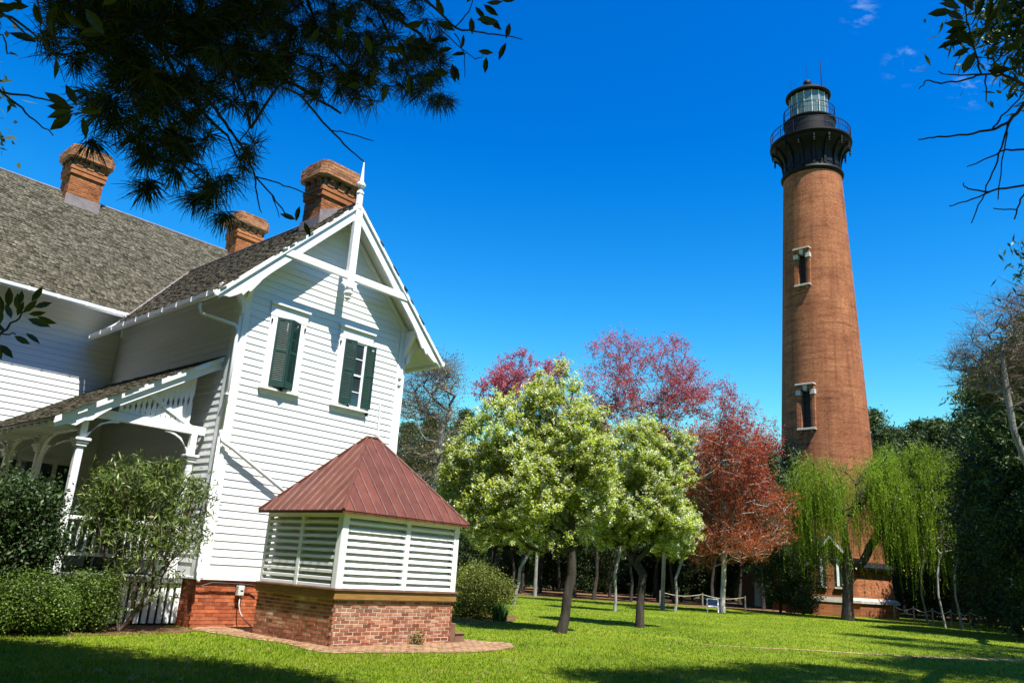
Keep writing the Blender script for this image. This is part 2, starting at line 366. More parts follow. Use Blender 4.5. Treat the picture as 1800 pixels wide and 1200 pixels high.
def lawn_mat():
    m, N, L, out = newmat('lawn')
    tc = N.new('ShaderNodeTexCoord'); v = tc.outputs['Object']
    a = noise(N, L, 0.22, 5, 0.6, v); b = noise(N, L, 2.5, 6, 0.7, v); c = noise(N, L, 26, 4, 0.7, v)
    ca = ramp(N, [(0.3, (0.075, 0.115, 0.006)), (0.5, (0.115, 0.165, 0.008)), (0.7, (0.165, 0.20, 0.016))]); L.new(a.outputs[0], ca.inputs[0])
    cb = ramp(N, [(0.3, (0.7, 0.72, 0.6)), (0.5, (1, 1, 1)), (0.72, (1.3, 1.2, 1.1))]); L.new(b.outputs[0], cb.inputs[0])
    cc = ramp(N, [(0.3, (0.55, 0.58, 0.5)), (0.6, (1.15, 1.15, 1.1))]); L.new(c.outputs[0], cc.inputs[0])
    col = mixc(N, L, 1.0, mixc(N, L, 1.0, ca.outputs[0], cb.outputs[0], 'MULTIPLY'), cc.outputs[0], 'MULTIPLY')
    d = noise(N, L, 0.5, 6, 0.7, v, 0.6); dr = ramp(N, [(0.60, (0, 0, 0)), (0.74, (1, 1, 1))]); L.new(d.outputs[0], dr.inputs[0])
    col = mixc(N, L, dr.outputs[0], col, (0.20, 0.19, 0.06))
    s = N.new('ShaderNodeBsdfPrincipled'); L.new(col, s.inputs['Base Color']); s.inputs['Roughness'].default_value = 0.9
    s.inputs['Specular IOR Level'].default_value = 0.1
    L.new(bump(N, L, c.outputs[0], 0.8, 0.03).outputs[0], s.inputs['Normal']); L.new(s.outputs[0], out.inputs[0])
    return m
M['lawn'] = lawn_mat()

def tower_mat():
    m, N, L, out = newmat('lighthouse brick')
    tc = N.new('ShaderNodeTexCoord'); sp = N.new('ShaderNodeSeparateXYZ'); L.new(tc.outputs['Object'], sp.inputs[0])
    at = N.new('ShaderNodeMath'); at.operation = 'ARCTAN2'; L.new(sp.outputs[1], at.inputs[0]); L.new(sp.outputs[0], at.inputs[1])
    mu = N.new('ShaderNodeMath'); mu.operation = 'MULTIPLY'; L.new(at.outputs[0], mu.inputs[0]); mu.inputs[1].default_value = 3.4
    cb = N.new('ShaderNodeCombineXYZ'); L.new(mu.outputs[0], cb.inputs[0]); L.new(sp.outputs[2], cb.inputs[1])
    br = N.new('ShaderNodeTexBrick'); L.new(cb.outputs[0], br.inputs['Vector'])
    br.inputs['Scale'].default_value = 1.0; br.inputs['Brick Width'].default_value = 0.22; br.inputs['Row Height'].default_value = 0.078
    br.inputs['Mortar Size'].default_value = 0.010; br.inputs['Bias'].default_value = -0.1
    br.inputs['Color1'].default_value = (0.205, 0.062, 0.027, 1); br.inputs['Color2'].default_value = (0.32, 0.118, 0.050, 1)
    br.inputs['Mortar'].default_value = (0.26, 0.135, 0.07, 1)
    mp = N.new('ShaderNodeMapping'); mp.inputs['Scale'].default_value = (0.28, 3.2, 1); L.new(cb.outputs[0], mp.inputs[0])
    n1 = noise(N, L, 1.0, 6, 0.7, mp.outputs[0]); r1 = ramp(N, [(0.3, (0.5, 0.42, 0.40)), (0.46, (0.95, 0.93, 0.93)), (0.72, (1.22, 1.28, 1.25))]); L.new(n1.outputs[0], r1.inputs[0])
    n2 = noise(N, L, 0.33, 5, 0.65, cb.outputs[0]); r2 = ramp(N, [(0.3, (0.72, 0.66, 0.64)), (0.65, (1.12, 1.14, 1.12))]); L.new(n2.outputs[0], r2.inputs[0])
    n3 = noise(N, L, 7, 3, 0.7, cb.outputs[0]); r3 = ramp(N, [(0.3, (0.72, 0.68, 0.66)), (0.65, (1.12, 1.12, 1.1))]); L.new(n3.outputs[0], r3.inputs[0])
    col = mixc(N, L, 1.0, br.outputs[0], r1.outputs[0], 'MULTIPLY'); col = mixc(N, L, 1.0, col, r2.outputs[0], 'MULTIPLY')
    col = mixc(N, L, 1.0, col, r3.outputs[0], 'MULTIPLY')
    mp2 = N.new('ShaderNodeMapping'); mp2.inputs['Scale'].default_value = (1.6, 0.07, 1); L.new(cb.outputs[0], mp2.inputs[0])
    n4 = noise(N, L, 1.3, 5, 0.6, mp2.outputs[0]); r4 = ramp(N, [(0.32, (0.62, 0.58, 0.57)), (0.5, (1, 1, 1)), (0.7, (1.12, 1.12, 1.12))]); L.new(n4.outputs[0], r4.inputs[0])
    col = mixc(N, L, 0.75, col, mixc(N, L, 1.0, col, r4.outputs[0], 'MULTIPLY'))
    s = N.new('ShaderNodeBsdfPrincipled'); L.new(col, s.inputs['Base Color']); s.inputs['Roughness'].default_value = 0.88
    s.inputs['Specular IOR Level'].default_value = 0.15
    L.new(bump(N, L, br.outputs['Fac'], -0.4, 0.02).outputs[0], s.inputs['Normal']); L.new(s.outputs[0], out.inputs[0])
    return m
M['tower'] = tower_mat()

# ------------------------------------------------------------------ the ground
RNG = np.random.default_rng(7)
C0 = gnd(331, 1103)                                  # front left corner of the house
HA = radians(42.2)                                   # bearing of the gable wall
HU = np.array([sin(HA), cos(HA), 0]); HD = np.array([-cos(HA), sin(HA), 0])
HRZ = pi / 2 - HA
def hw(s, d, z=0.0):                                 # house survey coordinates -> world
    return C0 + HU * s + HD * d + np.array([0, 0, z])
CC = gnd(578, 1138)                                  # near corner of the cistern house
CA = radians(41.0); CU = np.array([sin(CA), cos(CA), 0]); CD = np.array([-cos(CA), sin(CA), 0])
CRZ = pi / 2 - CA
CWID, CDEP = 3.3, 2.65

def sheet(name, poly, z, mat, thick=0.0):
    mb = MB()
    if thick: mb.prism([(p[0], p[1]) for p in poly], 'z', z - thick, z)
    else: mb.add([(p[0], p[1], z) for p in poly], [tuple(range(len(poly)))])
    o = mb.build(name, mat); o['kind'] = 'structure'; return o
g = MB()
nx = 40
xs = np.concatenate([np.linspace(-1500, -120, 6), np.linspace(-100, 160, 40), np.linspace(200, 1500, 6)])
ys = np.concatenate([np.linspace(-300, -30, 4), np.linspace(-20, 130, 40), np.linspace(180, 2500, 6)])
gv = [(x, y, 0.0) for y in ys for x in xs]
gf = [(j * len(xs) + i, j * len(xs) + i + 1, (j + 1) * len(xs) + i + 1, (j + 1) * len(xs) + i) for j in range(len(ys) - 1) for i in range(len(xs) - 1)]
g.add(gv, gf); tag(g.build('ground', M['lawn']), kind='structure')

def smooth_loop(pts, n=6):
    out = []; m = len(pts)
    for i in range(m):
        p0, p1, p2, p3 = [np.array(pts[(i + k) % m][:2], float) for k in (-1, 0, 1, 2)]
        for k in range(n):
            t = k / n
            out.append(0.5 * ((2 * p1) + (p2 - p0) * t + (2 * p0 - 5 * p1 + 4 * p2 - p3) * t * t + (3 * p1 - p0 - 3 * p2 + p3) * t ** 3))
    return out
# woodland floor behind the lawn, mulch beds
sheet('forest_floor', smooth_loop([(-40, 66), (-6, 62), (2, 60), (9, 60.5), (15, 60), (19.5, 59), (23, 61), (26, 74), (36, 74), (36, 66), (45, 58), (70, 50), (130, 60), (130, 160), (-60, 160)], 4), 0.008, M['mulch'])
sheet('mulch_bed', smooth_loop([gnd(790, 1082), gnd(850, 1080), gnd(900, 1080), gnd(905, 1090), gnd(860, 1098), gnd(800, 1094)], 5), 0.008, M['mulch'])
bed = [hw(-7, -0.9), hw(-3.5, -1.3), hw(-1.6, -1.2), hw(-0.4, -0.9), hw(0.1, -0.15), hw(-0.3, 0.3), hw(-1.5, 2.5), hw(-7, 2.5)]
sheet('mulch_bed', smooth_loop(bed, 4), 0.008, M['mulch'])
# pavement of bricks round the cistern house
apron = [hw(0.1, -0.05), gnd(420, 1119), gnd(500, 1131), gnd(572, 1147), gnd(700, 1147), gnd(830, 1146), gnd(900, 1139), gnd(885, 1131), gnd(800, 1124), CC + CU * 3.3 + CD * 2.4, hw(3.2, -0.05)]
def inside(poly, x, y):
    c = np.zeros(np.shape(x), bool); n = len(poly); j = n - 1
    for i in range(n):
        xi, yi = poly[i][0], poly[i][1]; xj, yj = poly[j][0], poly[j][1]
        cr = ((yi > y) != (yj > y)) & (x < (xj - xi) * (y - yi) / (yj - yi + 1e-12) + xi)
        c ^= cr; j = i
    return c
apl = smooth_loop(apron, 5)
sheet('pavement', apl, 0.012, M['sand'])
pv = MB()
for a in np.arange(-3, 9, 0.215):
    for k, b in enumerate(np.arange(-4, 7, 0.112)):
        p = CC + CU * (a + (0.107 if k % 2 else 0)) + CD * b
        if inside(apl, np.array(p[0]), np.array(p[1])) and not (-0.02 < a < 3.3 and 0 < b < 2.6):
            zz = 0.022 + random.uniform(-0.004, 0.005)
            q = [p + CU * 0.005 + CD * 0.004, p + CU * 0.205 + CD * 0.004, p + CU * 0.205 + CD * 0.105, p + CU * 0.005 + CD * 0.105]
            pv.hexa([(t[0], t[1], 0.005) for t in q] + [(t[0], t[1], zz + random.uniform(-0.002, 0.002)) for t in q])
pvo = pv.build('paving_bricks', M['paver'], bpy.data.objects['pavement']); pvo['kind'] = 'stuff'
# thin bare footpath across the lawn
fp = [gnd(x, y) for x, y in ((1180, 1128), (1290, 1136), (1420, 1142), (1560, 1151), (1700, 1157), (1900, 1163))]
wd = [0.04, 0.10, 0.18, 0.25, 0.3, 0.3]
sheet('path', smooth_loop([p + np.array([0, w, 0]) for p, w in zip(fp, wd)] + [p - np.array([0, w, 0]) for p, w in list(zip(fp, wd))[::-1]], 4), 0.009, M['sand'])

# ------------------------------------------------------------------ masonry and shingle builders
_piece_cache = {}
def box_mesh(key, mb_fn, mat):
    if key not in _piece_cache: _piece_cache[key] = mb_fn().mesh(key[0], mat)
    return _piece_cache[key]
BL, BH, BJ = 0.205, 0.066, 0.011
def brick_face(parent, O, e, n, W, Hh, mat, want=None, rng=None, bl=BL, bh=BH, proud=0.009, pick=None, BJ=BJ):
    """running bond bricks on a wall face; bricks for which pick(along, up) holds become objects, the rest one joined mesh"""
    O = np.array(O, float); e = np.array(e, float); n = np.array(n, float); up = np.array([0, 0, 1.0])
    rng = rng or random.Random(3)
    rows = int(round(Hh / (bh + BJ))); ph = Hh / rows
    jm = MB()
    for r_ in range(rows):
        z0 = r_ * ph; a = -(bl + BJ) * (0.5 if r_ % 2 else 0.0)
        while a < W - 0.01:
            a0, a1 = max(a, -proud * 0.9), min(a + bl, W + proud * 0.9)
            if a1 - a0 > 0.03:
                w = a1 - a0; pr = proud + rng.uniform(-0.003, 0.004)
                c = O + e * (a0 + w / 2) + up * (z0 + (ph - BJ) / 2)
                if pick and pick(a0, z0):
                    wk = round(w * 50) / 50
                    key = ('brick', wk, round(ph, 3), mat.name)
                    def mk(wk=wk):
                        m = MB(); h2 = (ph - BJ) / 2; w2 = wk / 2; b_ = 0.004
                        m.hexa([(-w2, -0.0, -h2), (w2, -0.0, -h2), (w2, 0.04, -h2), (-w2, 0.04, -h2), (-w2, -0.0, h2), (w2, -0.0, h2), (w2, 0.04, h2), (-w2, 0.04, h2)])
                        return m
                    me = box_mesh(key, mk, mat)
                    p = c + n * pr
                    o = link(bpy.data.objects.new('brick', me), parent)
                    sx = w / wk
                    o.matrix_local = Matrix(((e[0] * sx, -n[0], 0, p[0]), (e[1] * sx, -n[1], 0, p[1]), (0, 0, 1, p[2]), (0, 0, 0, 1)))
                else:
                    h2 = (ph - BJ) / 2; q = []
                    for dz in (-h2, h2):
                        for aa, nn in ((-w / 2, pr), (w / 2, pr), (w / 2, -0.03), (-w / 2, -0.03)):
                            q.append(c + e * aa + n * nn + up * dz)
                    jm.hexa(q)
            a += bl + BJ
    if jm.v:
        o = jm.build('brickwork', mat, parent); o['kind'] = 'stuff'
def shingle_roof(parent, O, e, gdir, W, Lg, keep, obj_pick=None, ex=0.135, seed=1):
    """O eave corner, e along eave, gdir up the slope; keep(a,b) filters"""
    rng = random.Random(seed)
    O, e, gdir = Vector(O), Vector(e).normalized(), Vector(gdir).normalized()
    n = e.cross(gdir).normalized()
    if n.z < 0: n = -n
    V = []
    nobj = 0
    for r_ in range(int(Lg / ex) + 1):
        b = r_ * ex; a = -rng.uniform(0, 0.12)
        while a < W:
            w = rng.choice((0.08, 0.10, 0.12, 0.15, 0.18))
            am = a + w / 2
            if keep(am, b + ex * 0.5):
                jb = rng.uniform(-0.012, 0.012); lift = rng.uniform(0.0, 0.010) + (0.012 if rng.random() < 0.06 else 0)
                ln = ex * 1.35
                if b + ln > Lg + 0.05: ln = max(0.06, Lg + 0.05 - b)
                if obj_pick and nobj < 300 and obj_pick(am, b):
                    nobj += 1
                    key = ('shingle', w, round(ln, 2))
                    def mk(w=w, ln=ln):
                        return MB().hexa([(0.002, 0, 0.003), (w - 0.003, 0, 0.003), (w - 0.003, ln, -0.004), (0.002, ln, -0.004), (0.002, 0, 0.021), (w - 0.003, 0, 0.021), (w - 0.003, ln, 0.003), (0.002, ln, 0.003)])
                    me = box_mesh(key, mk, M['shingle'])
                    p = O + e * a + gdir * (b + jb) + n * lift
                    o = link(bpy.data.objects.new('shingle', me), parent)
                    ee, nn = e, n
                    if ee.cross(gdir).dot(n) < 0: pass
                    o.matrix_local = Matrix(((ee.x, gdir.x, nn.x, p.x), (ee.y, gdir.y, nn.y, p.y), (ee.z, gdir.z, nn.z, p.z), (0, 0, 0, 1)))
                else:
                    bb = b + jb
                    p = [O + e * aa + gdir * (bb + tt) + n * (hh + lift) for aa, tt, hh in
                         ((a + 0.002, 0, 0.003), (a + w - 0.003, 0, 0.003), (a + w - 0.003, ln, -0.004), (a + 0.002, ln, -0.004),
                          (a + 0.002, 0, 0.021), (a + w - 0.003, 0, 0.021), (a + w - 0.003, ln, 0.003), (a + 0.002, ln, 0.003))]
                    V.append(p)
            a += w
    if V:
        vv = np.array([[tuple(q) for q in p] for p in V]).reshape(-1, 3)
        base = np.arange(len(V))[:, None, None] * 8
        fi = np.array([(4, 5, 6, 7), (0, 1, 5, 4), (1, 2, 6, 5), (3, 0, 4, 7), (2, 3, 7, 6), (3, 2, 1, 0)])[None]
        me = fast_mesh('shingles', vv, 4, M['shingle'], idx=(base + fi))
        o = link(bpy.data.objects.new('shingles', me), parent); o['kind'] = 'stuff'
    return nobj
def clap(parent, axis, off, sgn, a0, a1, z0, z1, a0t=None, a1t=None):
    """one clapboard; axis 'x' runs along x on plane y=off facing sgn*y, axis 'y' runs along y on plane x=off"""
    a0t = a0 if a0t is None else a0t; a1t = a1 if a1t is None else a1t
    lo, hi = 0.026 * sgn, 0.008 * sgn
    if axis == 'x':
        p = [(a0, off + lo, z0), (a1, off + lo, z0), (a1, off, z0), (a0, off, z0), (a0t, off + hi, z1), (a1t, off + hi, z1), (a1t, off, z1), (a0t, off, z1)]
    else:
        p = [(off + lo, a0, z0), (off + lo, a1, z0), (off, a1, z0), (off, a0, z0), (off + hi, a0t, z1), (off + hi, a1t, z1), (off, a1t, z1), (off, a0t, z1)]
    return MB().hexa(p).build('siding_board', M['board'], parent)

# ------------------------------------------------------------------ the keeper's house
house = thing('keepers_house', 'white clapboard house with steep shingle roofs, three brick chimneys and corner porch', 'house', tuple(C0), HRZ)
RS, RZ, K = 2.62, 11.12, 1.03                       # wing ridge position, height, slope
WW, WD = 5.3, 7.03                                  # wing width, depth to the main front wall
OV, EV = 0.60, 0.93                                 # verge overhang, eave overhang
def wz(s): return RZ - K * abs(s - RS)
MK, ME, MZ = 0.98, 6.2, 8.27                        # main roof slope, eave depth, eave height
def mz(d): return MZ + MK * (d - ME)
MRD = 11.3; MRZ = mz(MRD)
ML, MR = -13.0, 7.6                                 # main block extent
# walls
mb = MB()
mb.prism([(0, 1.02), (WW, 1.02), (WW, wz(WW) - 0.16), (RS, RZ - 0.16), (0, wz(0) - 0.16)], 'y', 0.0, WD + 1.0)
mb.build('wall', M['white'], house)
mb = MB()
mb.prism([(WD, 0), (15.6, 0), (15.6, mz(7.03) - 0.16), (MRD, MRZ - 0.16), (WD, mz(WD) - 0.16)], 'x', ML, MR)
mb.build('wall', M['white'], house)
# clapboards, front gable
JR = random.Random(17)
WIN1 = (0.80, 1.86, 5.60, 7.76); WIN2 = (2.93, 4.05, 5.58, 7.75)
rows = [(1.07, 1.365)]
z = 1.365
EXP = 0.174
while z < RZ - 0.5:
    rows.append((z, z + EXP)); z += EXP
for z0, z1 in rows:
    lim0, lim1 = 0.26, WW - 0.26
    def ends(zz):
        h = (RZ - 0.16 - zz) / K - 0.02
        return max(0.26, RS - h), min(WW - 0.26, RS + h)
    b0, b1 = ends(z0); t0, t1 = ends(z1)
    if t1 - t0 < 0.1: continue
    cuts = []
    for w in (WIN1, WIN2):
        if z1 > w[2] and z0 < w[3]: cuts.append((w[0] + 0.03, w[1] - 0.03))
    x = b0; xt = t0
    for c in cuts:
        clap(house, 'x', 0.0, -1, x, c[0], z0, z1, xt, c[0]); x = xt = c[1]
    if not cuts and b1 - b0 > 2.5:
        j = JR.uniform(b0 + 0.8, b1 - 0.8); clap(house, 'x', 0.0, -1, x, j - 0.002, z0, z1, xt, j - 0.002); x = xt = j + 0.002
    clap(house, 'x', 0.0, -1, x, b1, z0, z1, xt, t1)
# side wall of the wing
z = 1.365
clap(house, 'y', 0.0, -1, 0.26, WD, 1.07, 1.365)
while z < wz(0) - 0.3:
    clap(house, 'y', 0.0, -1, 0.26, WD, z, z + EXP); z += EXP
# main front wall
z = 1.365
while z < mz(WD) - 0.35:
    clap(house, 'x', WD, -1, ML, -0.03, z, z + EXP); z += EXP
# corner boards and frieze
def cb(x0, x1, y0, y1, z0, z1, nm='corner_board', bv=0.006): return MB().box(x0, x1, y0, y1, z0, z1).build(nm, M['white'], house, bevel=bv)
cb(-0.035, 0.25, -0.035, 0.0, 1.05, wz(0) - 0.02)
cb(-0.035, 0.0, 0.0, 0.25, 1.05, wz(0) - 0.1)
cb(0.06, 0.14, -0.06, -0.035, 1.05, 8.15, 'corner_moulding')
cb(WW - 0.25, WW + 0.035, -0.035, 0.0, 1.05, wz(WW) - 0.02)
cb(WW, WW + 0.035, 0.0, 0.25, 1.05, wz(WW) - 0.1)
cb(WW - 0.11, WW - 0.04, -0.06, -0.035, 1.05, 8.0, 'corner_moulding')
cb(-0.05, WW + 0.05, -0.05, 0.0, 1.02, 1.07, 'water_table')
cb(-0.05, 0.0, 0.0, WD, 1.02, 1.07, 'water_table')
# foundation
MB().box(0.03, WW - 0.03, 0.03, WD, 0, 1.02).build('foundation', M['mortar'], house)
brick_face(house, (0.02, 0.03, 0), (1, 0, 0), (0, -1, 0), WW - 0.05, 1.02, M['brick'], pick=lambda a, z: a < 1.75)
brick_face(house, (0.03, WD, 0), (0, -1, 0), (-1, 0, 0), WD - 0.03, 1.02, M['brick'])
# roof decks
def slab(poly3, thick, nm, mat):
    v = [tuple(p) for p in poly3] + [(p[0], p[1], p[2] - thick) for p in poly3]
    n = len(poly3)
    return MB().add(v, [tuple(range(n)), tuple(range(2 * n - 1, n - 1, -1))] + [(i, n + i, n + (i + 1) % n, (i + 1) % n) for i in range(n)]).build(nm, mat, house)
s0, s1 = -EV, WW + (RS * 2 - WW) + EV               # symmetric about the ridge
s1 = 2 * RS + EV
vd = lambda s: ME + (wz(s) - MZ) / MK
slab([(s0, -OV, wz(s0)), (s0, 6.6, wz(s0)), (-0.2, 7.0, wz(-0.2)), (-0.2, vd(-0.2), wz(-0.2)), (RS, vd(RS), RZ), (RS, -OV, RZ)], 0.07, 'roof_deck', M['white'])
slab([(RS, -OV, RZ), (RS, vd(RS), RZ), (s1, 9.0, wz(s1)), (s1, -OV, wz(s1))], 0.07, 'roof_deck', M['white'])
slab([(ML - 0.5, ME, MZ), (0.6, ME, MZ), (RS + 0.2, vd(RS), mz(vd(RS))), (MR, vd(RS) , mz(vd(RS))), (MR, MRD, MRZ), (ML - 0.5, MRD, MRZ)], 0.07, 'roof_deck', M['white'])
slab([(ML - 0.5, MRD, MRZ), (MR, MRD, MRZ), (MR, 16.4, mz(6.2)), (ML - 0.5, 16.4, mz(6.2))], 0.07, 'roof_deck', M['white'])
gl = sqrt(1 + K * K)
shingle_roof(house, (s0, -OV, wz(s0)), (0, 1, 0), (1 / gl, 0, K / gl), 11, (RS - s0) * gl,
             lambda a, b: (a - OV < vd(s0 + b / gl) + 0.02) and (a < 7.2 or s0 + b / gl > -0.2), lambda a, b: a < 1.05, seed=2)
shingle_roof(house, (s1, -OV, wz(s1)), (0, 1, 0), (-1 / gl, 0, K / gl), 9, (RS - s0) * gl, lambda a, b: a < 3.0, seed=3)
mg = sqrt(1 + MK * MK)
shingle_roof(house, (ML + 3, ME, MZ), (1, 0, 0), (0, 1 / mg, MK / mg), MR - ML - 3, (MRD - ME) * mg,
             lambda a, b: (ML + 3 + a < -0.42 or wz(min(ML + 3 + a, RS)) < mz(ME + b / mg) + 0.02) or mz(ME + b / mg) > RZ, seed=4)
# ridges and valley
MB().tube([(RS, -OV - 0.02, RZ + 0.03), (RS, vd(RS), RZ + 0.03)], 0.045, 6).build('ridge_cap', M['flash'], house)
MB().tube([(ML, MRD, MRZ + 0.03), (MR, MRD, MRZ + 0.03)], 0.05, 6).build('ridge_cap', M['flash'], house)
MB().tube([(-0.30, vd(-0.30), wz(-0.30) + 0.03), (RS, vd(RS), RZ + 0.03)], 0.035, 6).build('valley_flashing', M['flash'], house)
# barge boards: a board on edge under the verge with a scalloped foot
def barge(sign):
    f = lambda s: RS + sign * (s - RS)              # mirror
    top = lambda s: RZ - K * (RS - s) - 0.07
    sc = [(-0.93, 0.16), (-0.86, 0.15), (-0.78, 0.19), (-0.66, 0.31), (-0.52, 0.37), (-0.38, 0.41), (-0.34, 0.50), (-0.22, 0.46), (-0.16, 0.54), (-0.05, 0.49), (0.02, 0.46), (0.10, 0.41), (0.3, 0.38), (1.4, 0.38), (RS, 0.38)]
    poly = [(s, top(s)) for s in (s0, RS)] + [(s, top(s) - w) for s, w in sc[::-1]]
    poly = [(f(s) if sign < 0 else s, z) for s, z in poly]
    MB().prism(poly, 'y', -OV - 0.02, -OV + 0.035).build('bargeboard', M['white'], house, bevel=0.006)
    # crown mould over it
    cm = [(s0 - 0.03, wz(s0) - 0.01), (RS, RZ + 0.01), (RS, RZ - 0.13), (s0 - 0.03, wz(s0) - 0.15)]
    cm = [((2 * RS - s if sign < 0 else s), z) for s, z in cm]
    MB().prism(cm, 'y', -OV - 0.075, -OV - 0.022).build('verge_moulding', M['white'], house, bevel=0.01)
barge(1)
def barge_r():
    top = lambda s: RZ - K * (s - RS) - 0.07
    sc = [(-0.93, 0.16), (-0.86, 0.15), (-0.78, 0.19), (-0.66, 0.31), (-0.52, 0.37), (-0.38, 0.41), (-0.34, 0.50), (-0.22, 0.46), (-0.16, 0.54), (-0.05, 0.49), (0.02, 0.46), (0.10, 0.41), (0.3, 0.38), (1.4, 0.38), (RS, 0.38)]
    L0 = [(2 * RS - s, top(2 * RS - s) - w) for s, w in sc]
    poly = L0 + [(RS, top(RS)), (s1, top(s1))]
    MB().prism(poly, 'y', -OV - 0.02, -OV + 0.035).build('bargeboard', M['white'], house, bevel=0.006)
    cm = [(s1 + 0.03, wz(s1) - 0.15), (RS, RZ - 0.13), (RS, RZ + 0.01), (s1 + 0.03, wz(s1) - 0.01)]
    MB().prism(cm, 'y', -OV - 0.075, -OV - 0.022).build('verge_moulding', M['white'], house, bevel=0.01)
barge_r()
# truss in the gable
MB().box(0.55, 2 * RS - 0.55, -OV - 0.05, -OV + 0.05, 8.86, 9.06).build('collar_beam', M['white'], house, bevel=0.012)
MB().box(RS - 0.11, RS + 0.11, -OV - 0.09, -OV + 0.07, 8.62, 10.9).build('king_post', M['white'], house, bevel=0.015)
kp = MB()
kp.lathe([(0.03, 8.28), (0.10, 8.34), (0.05, 8.40), (0.13, 8.47), (0.09, 8.55), (0.12, 8.62)], 12, RS, -OV - 0.01)
for sx in (-1, 1):
    kp.prism([(RS + sx * 0.11, 8.86), (RS + sx * 0.26, 8.84), (RS + sx * 0.22, 8.76), (RS + sx * 0.24, 8.70), (RS + sx * 0.16, 8.66), (RS + sx * 0.11, 8.58)][::sx], 'y', -OV - 0.03, -OV + 0.03)
kp.build('pendant', M['white'], house)
MB().lathe([(0.10, 10.95), (0.095, 11.38), (0.115, 11.42), (0.09, 11.48), (0.05, 11.54), (0.05, 11.60), (0.125, 11.65), (0.135, 11.70), (0.085, 11.76), (0.06, 11.80), (0.010, 12.45)], 8, RS, -OV + 0.02).build('finial', M['white'], house)
# eave soffits / corner brackets
for sx, wx in ((-1, 0.0), (1, WW)):
    pts = []
    for k in range(9):
        a = pi / 2 * k / 8
        pts.append((wx + sx * (0.06 + 0.62 * (1 - cos(a))), 7.25 + 0.72 * sin(a) * 0.8))
    tp = wz(wx + sx * 0.68) - 0.11
    poly = pts + [(wx + sx * 0.68, tp), (wx + sx * 0.0, wz(wx) - 0.15), (wx, 7.2)]
    if sx > 0: poly = poly[::-1]
    MB().prism(poly, 'y', -0.16, -0.04).build('eave_bracket', M['white'], house)
    MB().prism([(y, z) for y, z in ((-0.04, 7.4), (-0.04, wz(wx) - 0.2), (-0.5, wz(wx) - 0.2), (-0.45, 8.0), (-0.25, 7.75))], 'x', wx - sx * 0.05 - 0.05, wx - sx * 0.05 + 0.05).build('verge_bracket', M['white'], house)
# frieze board along the gable slope
for sgn in (-1, 1):
    e0 = RS + sgn * RS
    poly = [(RS, RZ - 0.17), (e0, wz(0) - 0.17), (e0, wz(0) - 0.36), (RS, RZ - 0.36)]
    if sgn > 0: poly = poly[::-1]
    MB().prism(poly, 'y', -0.045, -0.0265).build('frieze_board', M['white'], house)
cb(-0.06, -0.0265, 0.25, WD - 0.03, wz(0) - 0.6, wz(0) - 0.3, 'frieze_board')
cb(ML, -0.03, WD - 0.06, WD - 0.0265, mz(WD) - 0.55, mz(WD) - 0.22, 'frieze_board')
# windows of the gable
def gable_window(w, nm='window'):
    x0, x1, z0, z1 = w
    grp = MB().box(x0, x0 + 0.2, -0.055, 0, z0, z1 - 0.32).build(nm, M['white'], house, bevel=0.006)
    MB().box(x1 - 0.2, x1, -0.055, 0, z0, z1 - 0.32).build('casing', M['white'], grp, bevel=0.006)
    MB().box(x0 - 0.02, x1 + 0.02, -0.062, 0, z1 - 0.32, z1 - 0.02).build('head_casing', M['white'], grp, bevel=0.006)
    MB().box(x0 - 0.06, x1 + 0.06, -0.12, 0, z1 - 0.02, z1 + 0.035).build('drip_cap', M['white'], grp, bevel=0.008)
    MB().box(x0 - 0.05, x1 + 0.05, -0.13, 0, z0 - 0.05, z0).build('sill', M['white'], grp, bevel=0.008)
    MB().box(x0 + 0.0, x1 - 0.0, -0.05, 0, z0 - 0.17, z0 - 0.05).build('apron', M['white'], grp, bevel=0.006)
    MB().box(x0 + 0.2, x1 - 0.2, -0.012, -0.004, z0 + 0.02, z1 - 0.32).build('pane', M['glass'], grp)
    sash = MB(); a, b, c, d = x0 + 0.2, x1 - 0.2, z0 + 0.0, z1 - 0.32; m = (a + b) / 2; zm = (c + d) / 2
    sash.box(a, a + 0.05, -0.035, -0.013, c, d); sash.box(b - 0.05, b, -0.035, -0.013, c, d)
    sash.box(a + 0.05, b - 0.05, -0.035, -0.013, c, c + 0.07); sash.box(a + 0.05, b - 0.05, -0.035, -0.013, d - 0.05, d)
    sash.box(a + 0.05, b - 0.05, -0.04, -0.013, zm - 0.025, zm + 0.025)
    sash.box(m - 0.012, m + 0.012, -0.030, -0.013, c + 0.07, zm - 0.025); sash.box(m - 0.012, m + 0.012, -0.030, -0.013, zm + 0.025, d - 0.05)
    for q in ((c + zm) / 2, (d + zm) / 2): sash.box(a + 0.05, m - 0.012, -0.030, -0.013, q - 0.011, q + 0.011); sash.box(m + 0.012, b - 0.05, -0.030, -0.013, q - 0.011, q + 0.011)
    sash.build('sash', M['white'], grp)
    for xx in (x0 + 0.02, x1 - 0.06): MB().box(xx, xx + 0.035, -0.085, -0.056, z1 - 0.5, z1 - 0.41).build('shutter_hook', M['black_iron'], grp)
    return grp
gable_window(WIN1); gable_window(WIN2)
